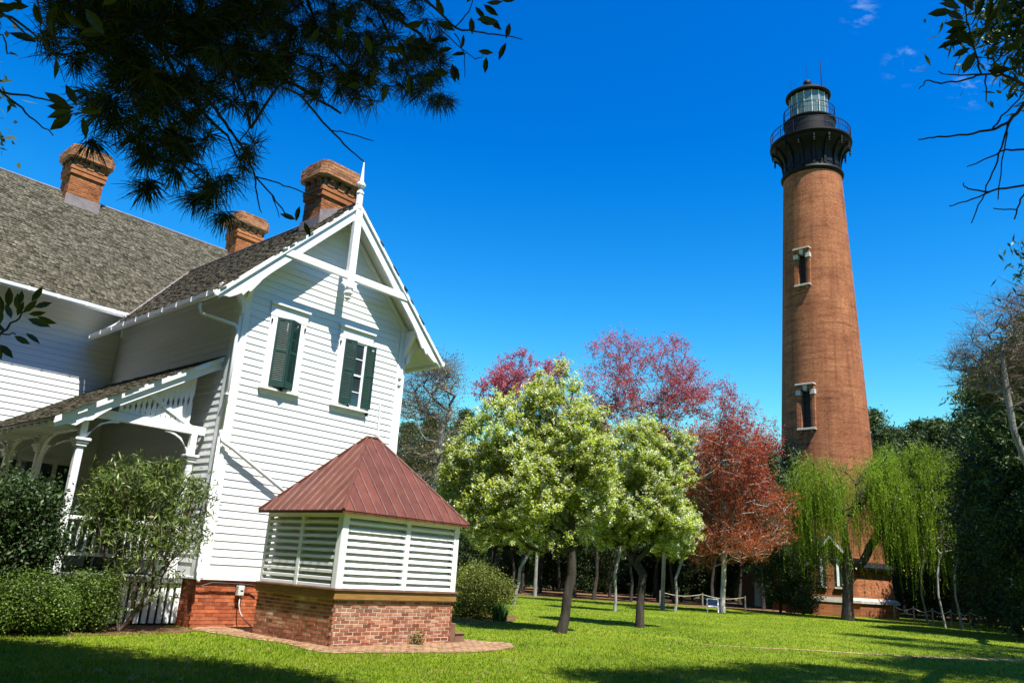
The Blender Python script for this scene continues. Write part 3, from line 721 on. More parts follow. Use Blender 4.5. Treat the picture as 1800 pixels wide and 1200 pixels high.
def shutter(hx, sgn, ang, z0, z1, w=0.34):
    """leaf hinged at hx, opening outwards by ang, extending sgn along the wall"""
    h = z1 - z0; t = 0.032
    fr = MB()
    fr.box(0, 0.05, -t, 0, 0, h); fr.box(w - 0.05, w, -t, 0, 0, h)
    zm = h * 0.52
    fr.box(0.05, w - 0.05, -t, 0, 0, 0.16); fr.box(0.05, w - 0.05, -t, 0, h - 0.07, h); fr.box(0.05, w - 0.05, -t, 0, zm - 0.035, zm + 0.035)
    if sgn < 0: fr.v = [(-x, y, z) for x, y, z in fr.v]; fr.f = [q[::-1] for q in fr.f]
    o = fr.build('shutter', M['green'], house)
    sl = MB()
    for c, d in ((0.16, zm - 0.035), (zm + 0.035, h - 0.07)):
        n = int((d - c) / 0.045)
        for k in range(n):
            q = c + (k + 0.5) * (d - c) / n
            sl.hexa([(0.05, -t + 0.003, q - 0.022), (w - 0.05, -t + 0.003, q - 0.022), (w - 0.05, -0.004, q + 0.012), (0.05, -0.004, q + 0.012), (0.05, -t + 0.003, q - 0.016), (w - 0.05, -t + 0.003, q - 0.016), (w - 0.05, -0.004, q + 0.018), (0.05, -0.004, q + 0.018)])
    if sgn < 0: sl.v = [(-x, y, z) for x, y, z in sl.v]; sl.f = [q[::-1] for q in sl.f]
    s = sl.build('louvre_slats', M['green'], o); s['kind'] = 'stuff'
    MB().box(-0.0, sgn * w if sgn > 0 else 0.0, 0, 0, 0, 0) if False else None
    o.location = (hx, -0.06, z0); o.rotation_euler = (0, 0, -sgn * ang)
    return o
shutter(1.00, 1, radians(20), 5.66, 7.43, 0.36); shutter(1.66, -1, radians(24), 5.66, 7.43, 0.36)
shutter(3.13, 1, radians(12), 5.66, 7.43); shutter(3.86, 1, radians(4), 5.64, 7.42, 0.31)
for xx, zz in ((1.33, 5.6), (3.44, 5.58), (4.08, 5.5)): MB().box(xx - 0.02, xx + 0.02, -0.2 if xx < 2 else -0.12, -0.05, zz - 0.03, zz + 0.06).build('shutter_dog', M['black_iron'], house)
# small plates and wires at the right corner, conduit
for zz in (6.55, 6.75): MB().box(WW - 0.2, WW - 0.08, -0.075, -0.061, zz, zz + 0.09).build('number_plate', M['grey_metal'], house)
MB().tube([(4.55, -0.06, 5.9), (4.57, -0.06, 4.85), (4.55, -0.06, 3.2)], 0.018, 6).build('conduit', M['white'], house)
MB().box(4.50, 4.63, -0.1, -0.027, 4.95, 5.02).build('conduit_clip', M['grey_metal'], house)
# gutters
def gutter(p0, p1, outn, strap=0.75):
    p0, p1, outn = Vector(p0), Vector(p1), Vector(outn)
    d = (p1 - p0); L = d.length; d.normalize()
    prof = [(0.0, 0.09), (0.0, 0.0), (0.03, -0.045), (0.09, -0.05), (0.125, 0.0), (0.135, 0.09), (0.12, 0.09), (0.11, 0.0), (0.085, -0.035), (0.035, -0.03), (0.015, 0.0), (0.015, 0.09)]
    v = [p + outn * a + Vector((0, 0, b)) for p in (p0, p1) for a, b in prof]; n = len(prof)
    o = MB().add(v, [tuple(range(n)), tuple(range(n, 2 * n))[::-1]] + [(i, n + i, n + (i + 1) % n, (i + 1) % n) for i in range(n)]).build('gutter', M['white'], house)
    k = 0.3
    while k < L:
        c = p0 + d * k; m = MB()
        q = [c + d * a + outn * b + Vector((0, 0, h)) for h in (-0.02, 0.1) for a, b in ((-0.014, 0.125), (0.014, 0.125), (0.014, 0.14), (-0.014, 0.14))]
        m.hexa(q); q = [c + d * a + outn * b + Vector((0, 0, h)) for h in (0.092, 0.104) for a, b in ((-0.02, -0.02), (0.02, -0.02), (0.02, 0.125), (-0.02, 0.125))]
        m.hexa(q); m.build('gutter_strap', M['white'], o); k += strap
    return o
gutter((s0 - 0.01, -OV, wz(s0) - 0.13), (s0 - 0.01, 6.6, wz(s0) - 0.13), (-1, 0, 0))
gutter((s1 + 0.01, -OV, wz(s1) - 0.13), (s1 + 0.01, 6.6, wz(s1) - 0.13), (1, 0, 0))
gutter((ML, ME - 0.01, MZ - 0.14), (-0.35, ME - 0.01, MZ - 0.14), (0, -1, 0))
for wx, a, b in ((None, 0, 0),):
    pass
# end caps of the verge gutters
MB().lathe([(0.02, 0), (0.075, 0.01), (0.075, 0.05), (0.02, 0.06)], 10).build('gutter_end', M['white'], house).matrix_local = Matrix.Translation((s0 - 0.07, -OV - 0.01, wz(s0) - 0.10)) @ Matrix.Rotation(pi / 2, 4, 'X')
MB().lathe([(0.02, 0), (0.075, 0.01), (0.075, 0.05), (0.02, 0.06)], 10).build('gutter_end', M['white'], house).matrix_local = Matrix.Translation((s1 + 0.07, -OV - 0.01, wz(s1) - 0.10)) @ Matrix.Rotation(pi / 2, 4, 'X')
# downspouts: corner leader, main eave drop, run to the cistern
MB().tube([(s0 - 0.06, 0.12, wz(s0) - 0.2), (s0 - 0.06, 0.12, wz(s0) - 0.34), (s0 + 0.02, 0.10, wz(s0) - 0.46), (-0.12, -0.06, 6.92), (-0.06, -0.09, 6.80), (-0.05, -0.09, 6.5), (-0.05, -0.09, 4.25)], 0.042, 10).build('downspout', M['white'], house, smooth=True)
MB().tube([(-0.05, -0.09, 4.2), (-0.05, -0.1, 1.2), (-0.05, -0.16, 1.05), (-0.05, -0.2, 0.98)], 0.04, 10).build('downspout', M['white'], house, smooth=True)
MB().tube([(-0.05, -0.10, 4.35), (-0.02, -0.13, 4.12), (0.08, -0.14, 4.06), (0.25, -0.15, 3.99), (2.6, -0.17, 2.72)], 0.045, 10).build('leader_pipe', M['white'], house, smooth=True)
MB().box(-0.36, -0.24, 6.03, 6.12, wz(s0) - 0.0, MZ - 0.15).build('downspout', M['white'], house)
for zz in (2.0, 3.4, 5.2): MB().box(-0.11, 0.01, -0.14, -0.03, zz, zz + 0.03).build('pipe_strap', M['white'], house)
# chimneys
def chimney(s, d, zb, z1, objs=False, w=1.07, dep=0.85):
    base = MB().box(s + 0.02, s + w - 0.02, d + 0.02, d + dep - 0.02, zb, z1 + 0.9).build('chimney', M['mortar'], house)
    pk = (lambda a, z: z > 0.25) if objs else None
    par = base if objs else base
    brick_face(base, (s, d + 0.012, zb), (1, 0, 0), (0, -1, 0), w, z1 - zb, M['chim_brick'], pick=pk)
    brick_face(base, (s + 0.012, d + dep, zb), (0, -1, 0), (-1, 0, 0), dep, z1 - zb, M['chim_brick'])
    brick_face(base, (s + w - 0.012, d, zb), (0, 1, 0), (1, 0, 0), dep, z1 - zb, M['chim_brick'])
    m = MB()
    m.box(s - 0.05, s + w + 0.05, d - 0.05, d + dep + 0.05, z1, z1 + 0.16)
    m.box(s - 0.07, s + w + 0.07, d - 0.07, d + dep + 0.07, z1 + 0.162, z1 + 0.30)
    m.build('corbel_band', M['chim_brick'], base, bevel=0.01)
    class TT:
        def box(self, *a): MB().box(*a).build('corbel_tooth', M['chim_brick'], base)
    t = TT()
    nx_, ny_ = 3, 3
    for k in range(nx_):
        c = s + (k + 0.5) * w / nx_
        for yy in (d, d + dep):
            sg = -1 if yy == d else 1
            t.box(c - 0.11, c + 0.11, min(yy + sg * 0.05, yy + sg * 0.09), max(yy + sg * 0.05, yy + sg * 0.09), z1 + 0.302, z1 + 0.44)
            t.box(c - 0.06, c + 0.06, min(yy, yy + sg * 0.14), max(yy, yy + sg * 0.14), z1 + 0.442, z1 + 0.58)
    for k in range(ny_):
        c = d + (k + 0.5) * dep / ny_
        for xx in (s, s + w):
            sg = -1 if xx == s else 1
            t.box(min(xx + sg * 0.05, xx + sg * 0.09), max(xx + sg * 0.05, xx + sg * 0.09), c - 0.10, c + 0.10, z1 + 0.302, z1 + 0.44)
            t.box(min(xx, xx + sg * 0.14), max(xx, xx + sg * 0.14), c - 0.05, c + 0.05, z1 + 0.442, z1 + 0.58)
    MB().box(s + 0.06, s + w - 0.06, d + 0.06, d + dep - 0.06, z1 + 0.30, z1 + 0.6).build('chimney_throat', M['chim_brick'], base)
    c = MB()
    def ring(e, ch, z):
        x0, x1, y0, y1 = s - e, s + w + e, d - e, d + dep + e
        return [(x0 + ch, y0, z), (x1 - ch, y0, z), (x1, y0 + ch, z), (x1, y1 - ch, z), (x1 - ch, y1, z), (x0 + ch, y1, z), (x0, y1 - ch, z), (x0, y0 + ch, z)]
    v = ring(0.12, 0.12, z1 + 0.57) + ring(0.20, 0.15, z1 + 0.60) + ring(0.20, 0.15, z1 + 0.92) + ring(0.13, 0.14, z1 + 0.95) + ring(0.05, 0.12, z1 + 1.1)
    f = [tuple(range(8))[::-1], tuple(range(32, 40))] + [(r * 8 + i, r * 8 + (i + 1) % 8, (r + 1) * 8 + (i + 1) % 8, (r + 1) * 8 + i) for r in range(4) for i in range(8)]
    c.add(v, f); c.build('chimney_cap', M['mortar'], base)
    for ee, ch, za_, zb__ in ((0.205, 0.15, 0.60, 0.93), (0.115, 0.14, 0.945, 1.09)):
        rg_ = ring(ee, ch, z1 + za_)
        for i in range(8):
            a_, b_ = np.array(rg_[i]), np.array(rg_[(i + 1) % 8]); dd = b_ - a_; ln_ = np.linalg.norm(dd); dd = dd / ln_
            brick_face(base, a_, dd, (dd[1], -dd[0], 0), ln_, zb__ - za_, M['cap'], proud=0.012)
    # brick courses on the cap
    return base
chimney(2.07, 0.42, 10.3, 11.45, True)
chimney(-1.31, 10.75, 12.3, 13.85)
chimney(5.0, 10.75, 12.3, 13.85)
fl = MB(); fl.hexa([(2.03, 0.36, 10.55), (3.2, 0.36, 10.55), (3.2, 0.40, 10.55), (2.03, 0.40, 10.55), (2.03, 0.36, 10.98), (2.62, 0.36, 11.24), (2.62, 0.40, 11.24), (2.03, 0.40, 10.98)])
fl.hexa([(2.02, 0.36, 10.45), (2.05, 0.36, 10.45), (2.05, 1.3, 10.45), (2.02, 1.3, 10.45), (2.02, 0.36, 10.80), (2.05, 0.36, 10.80), (2.05, 1.3, 10.80), (2.02, 1.3, 10.80)])
fl.build('chimney_flashing', M['flash'], house)
MB().box(-1.34, -0.2, 10.70, 10.73, 12.4, 13.08).build('chimney_flashing', M['flash'], house)
# utility box and cable on the foundation
MB().box(1.00, 1.15, -0.13, -0.0, 0.70, 0.92).build('electric_box', M['grey_metal'], house, bevel=0.012)
MB().box(1.05, 1.12, -0.137, -0.131, 0.80, 0.825).build('box_latch', M['cable'], house)
cv = [(1.09, -0.07, 0.70), (1.09, -0.08, 0.5), (1.12, -0.11, 0.35), (1.22, -0.17, 0.18), (1.40, -0.26, 0.03)]
MB().tube(cv, 0.014, 8).build('conduit', M['grey_metal'], house, smooth=True)
cv = [(0.02, -0.04, 0.86), (0.15, -0.07, 0.90), (0.35, -0.09, 0.965), (0.7, -0.09, 0.96), (1.0, -0.09, 0.955), (1.35, -0.09, 0.94), (1.5, -0.09, 0.86)]
MB().tube(cv, 0.016, 8).build('cable', M['cable'], house, smooth=True)
# ---- porch
PD = 0.70; PS = -2.75
pk_ = 0.617
def pz(s): return 6.22 + pk_ * s
slab([(-3.42, 0.40, pz(-3.42)), (0, 0.40, pz(0)), (0, WD, pz(0)), (-3.42, WD, pz(-3.42))], 0.06, 'porch_roof_deck', M['white'])
pgl = sqrt(1 + pk_ * pk_)
shingle_roof(house, (-3.44, 0.38, pz(-3.44)), (0, 1, 0), (1 / pgl, 0, pk_ / pgl), WD - 0.4, 3.44 * pgl, lambda a, b: True, None, seed=8)
poly = [(-3.42, pz(-3.42) - 0.06), (-3.42, pz(-3.42) - 0.24), (-3.2, pz(-3.2) - 0.26), (-3.0, pz(-3.0) - 0.38), (-2.85, pz(-2.85) - 0.34), (-2.7, pz(-2.7) - 0.40), (-2.55, pz(-2.55) - 0.34), (-2.4, pz(-2.4) - 0.30), (-0.03, pz(-0.03) - 0.30), (-0.03, pz(0) - 0.07)]
MB().prism(poly[::-1], 'y', 0.41, 0.45).build('porch_bargeboard', M['white'], house)
MB().prism([(-3.45, pz(-3.45) + 0.0), (-0.03, pz(-0.03) + 0.0), (-0.03, pz(-0.03) - 0.13), (-3.45, pz(-3.45) - 0.13)][::-1], 'y', 0.345, 0.405).build('porch_verge_moulding', M['white'], house)
MB().box(-2.85, -0.04, PD - 0.06, PD + 0.06, 4.26, 4.46).build('porch_beam', M['white'], house, bevel=0.01)
MB().box(PS - 0.07, PS + 0.07, PD + 0.06, WD - 0.03, 3.98, 4.18).build('porch_beam', M['white'], house, bevel=0.01)
for k in range(15): MB().box(-3.38, -2.7, 0.9 + k * 0.42, 0.98 + k * 0.42, pz(-3.38) - 0.17, pz(-3.38) - 0.065).build('rafter_tail', M['white'], house)
# fretwork boards with notched edges that make diamond holes
sw = 0.118
k = 0; x = -2.58
while x + sw < -0.42:
    t0, t1 = pz(x) - 0.28, pz(x + sw) - 0.28
    zb_ = 4.47
    if t0 - zb_ > 0.12:
        def edge(xx, top, sg):
            hgt = top - zb_; nd = min(0.028, hgt * 0.1); c = zb_ + hgt * 0.5; dh = min(0.13, hgt * 0.22)
            pts = [(xx, zb_), (xx, zb_ + 0.06), (xx - sg * 0.016, zb_ + 0.085), (xx, zb_ + 0.11)] if hgt > 0.4 else [(xx, zb_)]
            pts += [(xx, c - dh), (xx - sg * nd, c), (xx, c + dh), (xx, top)]
            return pts
        poly = edge(x + sw - 0.002, t1, 1) + edge(x + 0.002, t0, -1)[::-1]
        MB().prism(poly, 'y', PD - 0.012, PD + 0.012).build('fretwork_board', M['white'], house)
    x += sw
MB().hexa([(-1.75, PD - 0.05, 5.05), (-1.62, PD - 0.05, 5.12), (-1.62, PD - 0.015, 5.12), (-1.75, PD - 0.015, 5.05), (-0.55, PD - 0.05, 4.46), (-0.4, PD - 0.05, 4.46), (-0.4, PD - 0.015, 4.46), (-0.55, PD - 0.015, 4.46)]).build('porch_brace', M['white'], house)
# posts
def porch_post(s, d, br=((1, 0), (0, 1)), half=False):
    p = MB(); h = 0.075
    o = MB().box(s - h, s + h, d - h, d + h, 1.0, 4.0 if d > 1 else 4.26).build('porch_post', M['white'], house, bevel=0.015)
    c = MB(); c.box(s - 0.13, s + 0.13, d - 0.13, d + 0.13, 3.66, 3.72); c.box(s - 0.16, s + 0.16, d - 0.16, d + 0.16, 3.722, 3.78); c.box(s - 0.11, s + 0.11, d - 0.11, d + 0.11, 3.60, 3.658)
    MB().box(s - 0.11, s + 0.11, d - 0.11, d + 0.11, 1.0, 1.45).build('post_base', M['white'], o, bevel=0.01)
    c.build('post_cap', M['white'], o, bevel=0.01)
    ztop = 4.26 if d < 1 else 3.98
    for bx, by in br:
        n = 8; inn, outr = [], []
        for k in range(n + 1):
            a = pi / 2 * k / n
            inn.append((0.075 + 0.62 * (1 - cos(a)), ztop - 0.62 + 0.58 * sin(a)))
        poly = inn + [(0.72, ztop), (0.55, ztop), (0.30, ztop - 0.12), (0.18, ztop - 0.30), (0.075, ztop - 0.36)]
        m = MB()
        if bx: m.prism([(s + bx * q[0], q[1]) for q in poly][::(1 if bx < 0 else -1)], 'y', d - 0.035, d + 0.035)
        else: m.prism([(d + by * q[0], q[1]) for q in poly][::by], 'x', s - 0.035, s + 0.035)
        m.build('post_bracket', M['white'], o)
    return o
porch_post(PS, PD); porch_post(PS, 3.0, ((0, 1), (0, -1), (1, 0))); porch_post(PS, 5.2, ((0, 1), (0, -1), (1, 0)))
pp = porch_post(-0.30, PD, ((-1, 0),))
# deck, steps skirt, rails
MB().box(-2.95, -0.04, 0.55, WD - 0.03, 0.90, 1.0).build('porch_floor', M['porch_grey'], house)
slab([(-3.2, 0.75, pz(-3.2) - 0.20), (-0.04, 0.75, pz(-0.04) - 0.20), (-0.04, WD - 0.05, pz(-0.04) - 0.20), (-3.2, WD - 0.05, pz(-3.2) - 0.20)], 0.02, 'porch_ceiling', M['porch_grey'])
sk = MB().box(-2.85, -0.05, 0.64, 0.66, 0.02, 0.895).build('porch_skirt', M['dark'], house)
for k in range(17): MB().box(-2.84 + k * 0.17, -2.73 + k * 0.17, 0.60, 0.63, 0.05, 0.89).build('skirt_board', M['white'], sk)
def rail(p0, p1):
    p0, p1 = Vector(p0), Vector(p1); d = (p1 - p0); L = d.length; d.normalize(); w = Vector((-d.y, d.x, 0))
    def bar(z0, z1, hw_):
        return MB().hexa([p + w * a + Vector((0, 0, zz)) for zz in (z0, z1) for p, a in ((p0, -hw_), (p1, -hw_), (p1, hw_), (p0, hw_))])
    top = bar(2.10, 2.18, 0.055).build('railing', M['white'], house, bevel=0.01)
    bar(1.38, 1.45, 0.04).build('bottom_rail', M['white'], top)
    n = int(L / 0.15)
    for k in range(n):
        c = p0 + d * ((k + 0.5) * L / n)
        m = MB().lathe([(0.028, 1.45), (0.028, 1.52), (0.016, 1.56), (0.033, 1.72), (0.022, 1.9), (0.016, 1.96), (0.028, 2.0), (0.028, 2.1)], 6, c.x, c.y)
        m.build('baluster', M['white'], top)
rail((PS + 0.11, PD, 0), (-0.4, PD, 0)); rail((PS, PD + 0.11, 0), (PS, 2.89, 0)); rail((PS, 3.11, 0), (PS, 5.09, 0))
# doors and shuttered windows under the porch
def porch_window(s, d, axis, z0=1.7, z1=3.7, w=0.8):
    m = MB(); gl_ = MB(); sh = MB(); sh2 = MB()
    if axis == 'x':
        m.box(s - 0.12, s, d - 0.05, d - 0.0, z0 - 0.1, z1 + 0.15); m.box(s + w, s + w + 0.12, d - 0.05, d, z0 - 0.1, z1 + 0.15); m.box(s, s + w, d - 0.05, d, z1, z1 + 0.15); m.box(s - 0.05, s + w + 0.05, d - 0.1, d - 0.0505, z0 - 0.1, z0 - 0.02)
        m.box(s, s + w, d - 0.045, d - 0.0275, (z0 + z1) / 2 - 0.03, (z0 + z1) / 2 + 0.03)
        gl_.box(s, s + w, d - 0.04, d - 0.028, z0 - 0.02, z1)
        sh.box(s - 0.52, s - 0.125, d - 0.07, d - 0.03, z0, z1); sh2.box(s + w + 0.125, s + w + 0.52, d - 0.07, d - 0.03, z0, z1)
    else:
        m.box(d - 0.05, d, s - 0.12, s, z0 - 0.1, z1 + 0.15); m.box(d - 0.05, d, s + w, s + w + 0.12, z0 - 0.1, z1 + 0.15); m.box(d - 0.05, d, s, s + w, z1, z1 + 0.15)
        gl_.box(d - 0.04, d - 0.028, s, s + w, z0 - 0.1, z1)
        sh.box(d - 0.07, d - 0.03, s - 0.52, s - 0.125, z0, z1); sh2.box(d - 0.07, d - 0.03, s + w + 0.125, s + w + 0.52, z0, z1)
    o = m.build('window', M['white'], house); gl_.build('pane', M['glass'], o); sh.build('shutter', M['green'], o); sh2.build('shutter', M['green'], o)
porch_window(-1.9, WD - 0.03, 'x'); porch_window(-5.4, WD - 0.03, 'x'); porch_window(2.2, -0.03, 'y'); porch_window(4.6, -0.03, 'y', 1.05, 3.5, 0.95)

# ------------------------------------------------------------------ cistern house
cis = thing('cistern_house', 'low brick cistern with white louvred walls and red metal hip roof', 'cistern', tuple(CC), CRZ)
MB().box(0.009, CWID - 0.009, 0.009, CDEP - 0.009, 0, 0.88).build('base_core', M['pale_mortar'], cis)
brick_face(cis, (0, 0.012, 0), (1, 0, 0), (0, -1, 0), CWID, 0.88, M['old_brick'], pick=lambda a, z: True, rng=random.Random(5), bh=0.056, BJ=0.019)
brick_face(cis, (0.012, CDEP, 0), (0, -1, 0), (-1, 0, 0), CDEP, 0.88, M['old_brick'], pick=lambda a, z: a > CDEP - 1.6, rng=random.Random(6), bh=0.056, BJ=0.019)
brick_face(cis, (CWID - 0.012, 0, 0), (0, 1, 0), (1, 0, 0), CDEP, 0.88, M['old_brick'])
e = 0.055
sb = MB(); sb.box(-e, CWID + e, -e, -0.012, 0.885, 1.045).build('timber_sill', M['sillwood'], cis, bevel=0.006)
MB().box(-e, -0.012, -0.012, CDEP, 0.885, 1.045).build('timber_sill', M['sillwood'], cis, bevel=0.006)
MB().box(CWID + 0.012, CWID + e, -0.012, CDEP, 0.885, 1.045).build('timber_sill', M['sillwood'], cis, bevel=0.006)
MB().box(-e - 0.03, CWID + e + 0.03, -e - 0.03, CDEP, 1.048, 1.085).build('sill_cap', M['stepwood'], cis, bevel=0.005)
z0, z1 = 1.088, 2.56
MB().box(0.14, CWID - 0.14, 0.14, CDEP - 0.14, z0, z1).build('inner_core', M['white'], cis)
pw = 0.10
for x_ in (-0.01, CWID - pw + 0.01):
    for y_ in (-0.01, CDEP - pw): MB().box(x_, x_ + pw, y_, y_ + pw, z0, z1).build('corner_post', M['white'], cis, bevel=0.006)
MB().box(-0.022, pw + 0.03, -0.028, -0.012, z0, z1).build('corner_trim', M['white'], cis, bevel=0.004)
MB().box(-0.028, -0.012, -0.012, pw + 0.03, z0, z1).build('corner_trim', M['white'], cis, bevel=0.004)
MB().box(CWID - pw - 0.03, CWID + 0.022, -0.028, -0.012, z0, z1).build('corner_trim', M['white'], cis, bevel=0.004)
MB().box(CWID / 2 + 0.05, CWID / 2 + 0.17, -0.024, 0.12, z0, z1).build('mid_post', M['white'], cis, bevel=0.005)
MB().box(-0.024, 0.12, CDEP / 2 - 0.05, CDEP / 2 + 0.06, z0, z1).build('mid_post', M['white'], cis, bevel=0.005)
MB().box(pw, CWID - pw, -0.02, 0.1, 2.45, z1).build('head_rail', M['white'], cis)
MB().box(-0.02, 0.1, pw, CDEP - pw, 2.45, z1).build('head_rail', M['white'], cis)
ns = 10; ph = (2.45 - z0) / ns
for k in range(ns):
    zc = z0 + (k + 0.5) * ph
    for a, b in ((pw + 0.03, CWID / 2 + 0.05), (CWID / 2 + 0.17, CWID - pw - 0.03)):
        m = MB(); m.hexa([(a, -0.015, zc - 0.062), (b, -0.015, zc - 0.062), (b, 0.12, zc + 0.02), (a, 0.12, zc + 0.02), (a, -0.015, zc - 0.006), (b, -0.015, zc - 0.006), (b, 0.12, zc + 0.055), (a, 0.12, zc + 0.055)])
        m.build('louvre_slat', M['white'], cis)
    for a, b in ((pw + 0.03, CDEP / 2 - 0.05), (CDEP / 2 + 0.06, CDEP - pw)):
        m = MB(); m.hexa([(-0.015, b, zc - 0.062), (-0.015, a, zc - 0.062), (0.12, a, zc + 0.02), (0.12, b, zc + 0.02), (-0.015, b, zc - 0.006), (-0.015, a, zc - 0.006), (0.12, a, zc + 0.055), (0.12, b, zc + 0.055)])
        m.build('louvre_slat', M['white'], cis)
# hip roof of metal pans with standing seams
ro = 0.17
rx0, rx1, ry0, ry1 = -ro, CWID + ro, -ro, CDEP + ro
ze, za = 2.57, 4.36
ax0, ax1, ay = CWID / 2 - 0.22, CWID / 2 + 0.10, CDEP / 2
roofp = MB().box(rx0 + 0.03, rx1 - 0.03, ry0 + 0.03, ry1 - 0.03, 2.562, 2.60).build('roof_soffit', M['white'], cis)
def hip_face(A, B, C, D, npan):
    """eave A->B, ridge D->C (D above A, C above B); pans run up the slope"""
    A, B, C, D = map(Vector, (A, B, C, D))
    e_ = (B - A).normalized(); n = (B - A).cross(D - A).normalized(); gd = n.cross(e_).normalized()
    if gd.z < 0: gd = -gd
    if n.z < 0: n = -n
    L = (B - A).length; da, db = (D - A).dot(e_), (C - A).dot(e_); Hg = (D - A).dot(gd)
    def hmax(a): return Hg * min(1, a / da if da > 1e-6 else 1, (L - a) / (L - db) if L - db > 1e-6 else 1)
    w = L / npan
    for k in range(npan):
        a0, a1 = k * w, (k + 1) * w
        pts = [(a0, 0), (a1, 0), (a1, hmax(a1))]
        for am in (db, da):
            if a0 + 1e-6 < am < a1 - 1e-6: pts.append((am, Hg))
        pts.append((a0, hmax(a0)))
        P3 = [A + e_ * a + gd * h for a, h in pts if True]
        # remove duplicates
        q = []
        for p in P3:
            if not q or (p - q[-1]).length > 1e-4: q.append(p)
        if (q[0] - q[-1]).length < 1e-4: q.pop()
        nn = len(q)
        v = [p + n * 0.012 for p in q] + [p - n * 0.012 for p in q]
        MB().add(v, [tuple(range(nn)), tuple(range(2 * nn - 1, nn - 1, -1))] + [(i, nn + i, nn + (i + 1) % nn, (i + 1) % nn) for i in range(nn)]).build('roof_pan', M['tin'], cis)
        if k > 0:
            h = hmax(a0) - 0.02
            if h > 0.1:
                b = A + e_ * a0 + n * 0.012; t = b + gd * h
                s = MB().hexa([b - e_ * 0.012 - gd * 0.015, b + e_ * 0.012 - gd * 0.015, t + e_ * 0.012, t - e_ * 0.012, b - e_ * 0.008 - gd * 0.015 + n * 0.032, b + e_ * 0.008 - gd * 0.015 + n * 0.032, t + e_ * 0.008 + n * 0.032, t - e_ * 0.008 + n * 0.032])
                s.build('roof_seam', M['seam'], cis)
E0, E1, E2, E3 = (rx0, ry0, ze), (rx1, ry0, ze), (rx1, ry1, ze), (rx0, ry1, ze)
T0, T1 = (ax0, ay, za), (ax1, ay, za)
hip_face(E0, E1, T1, T0, 13); hip_face(E3, E0, T0, T0, 11); hip_face(E2, E3, T0, T1, 6); hip_face(E1, E2, T1, T1, 6)
for a, b in ((E0, T0), (E1, T1), (E2, T1), (E3, T0), (T0, T1)): MB().tube([Vector(a) + Vector((0, 0, 0.02)), Vector(b) + Vector((0, 0, 0.025))], 0.032, 6).build('hip_cap', M['tin'], cis)
fa = MB(); fa.box(rx0, rx1, ry0, ry0 + 0.02, ze - 0.05, ze - 0.0); fa.build('eave_trim', M['tin'], cis)
MB().box(rx0, rx0 + 0.02, ry0 + 0.021, ry1, ze - 0.05, ze).build('eave_trim', M['tin'], cis)
# wooden step blocks behind the cistern's right corner
st = thing('wooden_step', 'two small brown wooden steps beside the right end of the brick cistern', 'step', tuple(CC + CU * 3.36 + CD * 0.05), CRZ)
MB().box(0, 0.16, 0, 0.7, 0, 0.42).build('upper_step', M['stepwood'], st, bevel=0.01)
MB().box(0.165, 0.46, 0.0, 0.6, 0, 0.18).build('lower_step', M['stepwood'], st, bevel=0.01)
MB().box(0.15, 0.48, -0.02, 0.62, 0.182, 0.215).build('tread', M['stepwood'], st, bevel=0.01)

# ------------------------------------------------------------------ the lighthouse
LD, LAZ = 71.0, radians(22.34)
LP = np.array([LD * sin(LAZ), LD * cos(LAZ), 0])
def lz(az_deg):                                      # bearing -> local angle about the tower (object not rotated)
    return pi / 2 - radians(az_deg)
lh = thing('lighthouse', 'tall tapering red brick lighthouse with black gallery and glass lantern', 'lighthouse', tuple(LP))
def tr(z): return 3.93 - (z - 3.8) * 0.0400
NSEG = 96
winz = [(14.3, 17.6), (26.95, 29.9)]
wang = lz(225)
k0 = int(round((wang - 2 * 2 * pi / NSEG) / (2 * pi / NSEG)))
offa = 0.0
zr = sorted(set([3.6] + [w for p in winz for w in p] + list(np.arange(5, 38.2, 1.5)) + [38.2]))
v = []; f = []
for zz in zr:
    for k in range(NSEG):
        a = 2 * pi * k / NSEG
        v.append((tr(zz) * cos(a), tr(zz) * sin(a), zz))
wk = [(k0 + i) % NSEG for i in range(4)]
for i in range(len(zr) - 1):
    zm = (zr[i] + zr[i + 1]) / 2
    hole = any(a < zm < b for a, b in winz)
    for k in range(NSEG):
        if hole and k in wk: continue
        f.append((i * NSEG + k, i * NSEG + (k + 1) % NSEG, (i + 1) * NSEG + (k + 1) % NSEG, (i + 1) * NSEG + k))
smooth_by_angle(MB().add(v, f).build('tower_shaft', M['tower'], lh), 30)
wa = 2 * pi * (k0 + 2) / NSEG                          # centre bearing of the windows
hw2 = 2 * 2 * pi / NSEG
